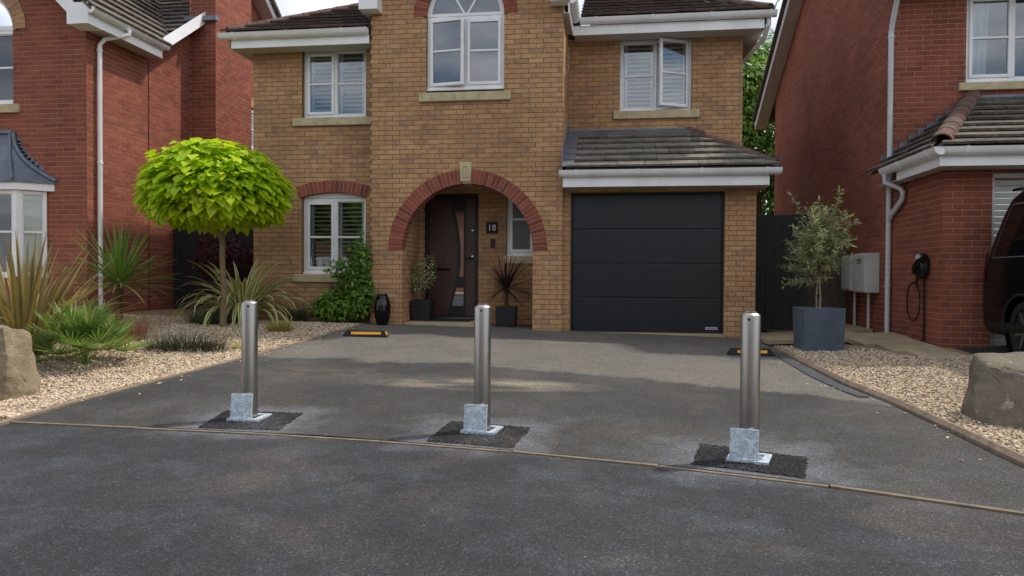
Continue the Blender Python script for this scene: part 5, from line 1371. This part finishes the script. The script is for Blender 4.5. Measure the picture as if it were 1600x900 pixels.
MB().tube(loop, .011, 8).build('cable', 'rubber', ch, smooth=60)
MB().tube([(-.03, -.02, -.12), (-.02, -.02, -.6), (-.02, -.01, -.94), (-.02, .05, -1.0), (-.02, .4, -1.0), (-.02, 1.1, -.99)], .013, 8).build('supply_cable', 'rubber', ch, smooth=60)

# ================================================================== parked van
VX, VY, VZ = 5.29, 9.58, gz(4.6, 8.6) + .004
van = thing('parked_van', 'black passenger van with alloy wheels parked against the white roller garage door', 'van', (VX, VY - 2.4, VZ))
vo = Vector((VX, VY - 2.4, VZ))
HW = [(.25, .90), (.34, .935), (.55, .95), (.95, .95), (1.08, .935), (1.35, .90), (1.65, .845), (1.80, .80), (1.88, .74), (1.93, .64), (1.955, .45)]
SR = [(.25, .10), (.34, .02), (.62, .0), (.95, .03), (1.1, .07), (1.6, .26), (1.8, .34), (1.88, .42), (1.93, .52), (1.955, .7)]
SF = [(.25, 4.80), (.4, 4.88), (.7, 4.86), (.95, 4.75), (1.06, 4.25), (1.12, 4.05), (1.8, 3.3), (1.88, 3.15), (1.93, 3.0), (1.955, 2.7)]
def van_pt(s_, side, z): return Vector((side * interp(HW, z), 2.4 - s_, z))   # local: rear at +Y
def perim(z):
    w_, a, c = interp(HW, z), interp(SR, z), interp(SF, z); r_ = min(.16, w_ * .6); pts = []
    def arc(cx, cy, a0): 
        for i in range(7): t = a0 + R(90) * i / 6; pts.append((cx + r_ * math.cos(t), cy + r_ * math.sin(t)))
    nS = 90
    for i in range(nS): pts.append((-w_, lerp(a + r_, c - r_, i / (nS - 1))))        # left side rear->front
    arc2 = [(-w_ + r_ - r_ * math.cos(R(90) * i / 6), c - r_ + r_ * math.sin(R(90) * i / 6)) for i in range(1, 6)]; pts += arc2
    pts += [(lerp(-w_ + r_, w_ - r_, i / 6), c) for i in range(7)]
    pts += [(w_ - r_ + r_ * math.sin(R(90) * i / 6), c - r_ + r_ * math.cos(R(90) * i / 6)) for i in range(1, 6)]
    pts += [(w_, lerp(c - r_, a + r_, i / (nS - 1))) for i in range(nS)]
    pts += [(w_ - r_ + r_ * math.cos(R(90) * i / 6), a + r_ - r_ * math.sin(R(90) * i / 6)) for i in range(1, 6)]
    pts += [(lerp(w_ - r_, -w_ + r_, i / 6), a) for i in range(7)]
    pts += [(-w_ + r_ - r_ * math.sin(R(90) * i / 6), a + r_ - r_ * math.cos(R(90) * i / 6)) for i in range(1, 6)]
    return [Vector((x, 2.4 - y, z)) for x, y in pts]
lv = rngf(.25, 1.05, .03) + rngf(1.08, 1.80, .06) + [1.84, 1.88, 1.91, 1.93, 1.945, 1.955]
b = MB(); rings = [perim(z) for z in lv]; n_ = len(rings[0])
for r_ in rings: b.v += [tuple(p_) for p_ in r_]
WH = [(.99, .33), (3.95, .33)]
for i in range(len(lv) - 1):
    for j in range(n_):
        a, c = i * n_ + j, i * n_ + (j + 1) % n_; q = (Vector(b.v[a]) + Vector(b.v[c + n_])) / 2
        if abs(q.x) > .8 and any(math.hypot(2.4 - q.y - s_, q.z - zc_) < .385 for s_, zc_ in WH): continue
        b.f.append((a, c, c + n_, a + n_))
b.f.append(tuple((len(lv) - 1) * n_ + j for j in range(n_))); b.f.append(tuple(range(n_))[::-1])
b.build('body', 'car_black', van, smooth=35)
def panel(s0, s1, z0, z1, side, mat, name, off=.004, slant=None, parent=None):
    k = MB(); nu, nv_ = 10, 8
    for i in range(nu + 1):
        for j in range(nv_ + 1):
            z = lerp(z0, z1, j / nv_); a = s0 + (slant(z) if slant else 0); s_ = lerp(a, s1, i / nu)
            p_ = van_pt(s_, side, z); k.v.append((p_.x + side * off, p_.y, p_.z))
    k.f += [(i * (nv_ + 1) + j, (i + 1) * (nv_ + 1) + j, (i + 1) * (nv_ + 1) + j + 1, i * (nv_ + 1) + j + 1) for i in range(nu) for j in range(nv_)]
    return k.build(name, mat, parent or van, smooth=40)
sl_ = lambda z: interp(SR, z)
for side in (-1, 1):
    for s0, s1, us_s in ((.22, 1.55, True), (1.63, 2.75, False), (2.83, 3.5, False)):
        f = panel(s0, s1, 1.13, 1.74, side, 'lead', 'side_window', .003, sl_ if us_s else None)
        panel(s0 + .012, s1 - .012, 1.142, 1.728, side, 'car_glass', 'glass', .0055, sl_ if us_s else None, f)
    k = MB(); pts = [van_pt(lerp(.12, 4.4, i / 10), side, .62) + Vector((side * .006, 0, 0)) for i in range(11)]; 
    panel(.19, 4.7, .30, .40, side, 'black_matt', 'sill_trim', .004)
    t_ = MB(); P_ = [van_pt(s_, side, z) for s_, z in ((.03, .86), (.03, 1.28), (.16, 1.28), (.12, .86))]
    panel(.165, .215, .86, 1.20, side, 'tail_red', 'tail_light', .006)
    for s_, zc_ in WH:
        x = side * .80; mt = Matrix.Translation((x, 2.4 - s_, zc_)) @ Matrix.Rotation(R(90) * side, 4, 'Y')
        k = MB(); k.lathe([(.20, -.10), (.30, -.105), (.33, -.08), (.335, 0), (.335, .07), (.318, .115), (.27, .125), (.235, .118), (.225, .06)], 40, mat=mt); wl = k.build('wheel', 'rubber', van, smooth=50)
        k = MB(); k.lathe([(.001, .045), (.20, .04), (.222, .05), (.232, .118), (.24, .122), (.236, .10)], 40, mat=mt); k.build('rim', 'black_matt', wl, smooth=40)
        for q in range(5):
            for dq in (-.16, .16):
                k = MB(); an = q * 2 * math.pi / 5 + .35
                mm = mt @ Matrix.Rotation(an, 4, 'Z')
                k.add([mm @ Vector(v__) for v__ in ((.03, dq * .12 - .016, .112), (.03, dq * .12 + .016, .112), (.228, dq * .36 + .017, .106), (.228, dq * .36 - .017, .106), (.03, dq * .12 - .02, .06), (.03, dq * .12 + .02, .06), (.228, dq * .36 + .022, .06), (.228, dq * .36 - .022, .06))], [(0, 1, 2, 3), (0, 4, 5, 1), (1, 5, 6, 2), (2, 6, 7, 3), (3, 7, 4, 0)]); k.build('spoke', 'alloy', wl)
        k = MB(); k.lathe([(.001, .10), (.042, .105), (.045, .118), (.03, .124), (.001, .125)], 20, mat=mt); k.build('hub_cap', 'alloy', wl, smooth=40)
        k = MB(); ring_ = [(side * (interp(HW, zc_ + .39 * math.sin(R(a))) + .004), 2.4 - s_ + .39 * math.cos(R(a)), zc_ + .39 * math.sin(R(a))) for a in range(-8, 189, 7)]
        k.tube(ring_, .018, 8); k.build('arch_trim', 'black_matt', van, smooth=60)
        k = MB(); k.lathe([(.40, -.0), (.40, .12)], 30, mat=Matrix.Translation((side * .80, 2.4 - s_, zc_)) @ Matrix.Rotation(R(90) * side, 4, 'Y')); k.f.pop(); k.build('arch_liner', 'dark_void', van)
b = MB(); b.box(-.72, .72, 2.4 - .50, 2.4 - .28, 1.90, 1.935); obj('spoiler', bevel(b.mesh('spoiler'), .012, 2), 'car_black', van)
for x in (-.62, .62): b = MB(); b.tube([(x, 1.7, 1.93), (x, 1.6, 1.985), (x, -.4, 1.985), (x, -.5, 1.94)], .017, 8); b.build('roof_rail', 'black_matt', van, smooth=60)

# ================================================================== across the road (seen in reflections)
sheet('pavement', 'slab', rngf(-40, 40, 4), lambda x: (-16.5, -14.05), .1, 2)
def far_house(x, label, mat, dm):
    t = thing('far_house', label, 'house', (x, -24, 0), 'houses across the road')
    b = MB(); b.box(-4.5, 4.5, -4, 3, -.1, 5.2); b.build('wall', mat, t)
    b = MB(); b.add([(-4.9, 3.4, 5.1), (4.9, 3.4, 5.1), (4.9, -4.4, 5.1), (-4.9, -4.4, 5.1), (-4.9, -.5, 7.8), (4.9, -.5, 7.8)], [(0, 1, 5, 4), (2, 3, 4, 5), (3, 0, 4), (1, 2, 5), (0, 3, 2, 1)]); b.build('roof', 'opp_roof', t)
    for (wx, wz, ww, wh) in ((-3, 1.1, 1.4, 1.2), (-3, 3.6, 1.2, 1.2), (0, 3.6, 1.2, 1.2), (3, 3.6, 1.2, 1.2)):
        b = MB(); b.box(wx - ww / 2 - .06, wx + ww / 2 + .06, 3.0, 3.04, wz - .06, wz + wh + .06); f = b.build('window', 'upvc', t)
        b = MB(); b.box(wx - ww / 2, wx + ww / 2, 3.041, 3.046, wz, wz + wh); b.build('pane', 'car_glass', f)
    b = MB(); b.box(1.2, 4.0, 3.0, 3.04, 0.05, 2.2); b.build('garage_door', 'upvc', t)
    b = MB(); b.box(-.9, 0, 3.0, 3.04, 0.05, 2.1); b.build('front_door', dm, t)
far_house(-20.5, 'red brick house across the road with a dark front door', 'opp_brick', 'anthracite')
far_house(-8, 'red brick house across the road with a red front door', 'opp_brick', 'tail_red')
far_house(6, 'red brick house across the road with a white front door', 'opp_brick', 'upvc')
for x, y in ((-14.5, -17.5), (-1.2, -19), (13, -19)):
    bk = [(random.uniform(-1.4, 1.4), random.uniform(-1.2, 1.2), random.uniform(2.4, 6), random.uniform(.6, 1.1), random.uniform(.6, 1.1), random.uniform(.6, 1)) for i in range(16)]
    bush('street_tree', 'leafy green tree between the houses across the road', x, y, bk, 2200, (.2, .36), 'leaf_tree', 'oval', 'tree', trunk=.14, shell=.2)['group'] = 'trees across the road'

# parts of the houses, kerbs and paths were laid out in world coordinates: keep them there under their empties
for r_ in (H.root, K.root, Q.root, edging, lk, rk, path, st):
    inv = Matrix.Translation(-Vector(r_.location))
    for c in r_.children: c.matrix_parent_inverse = inv
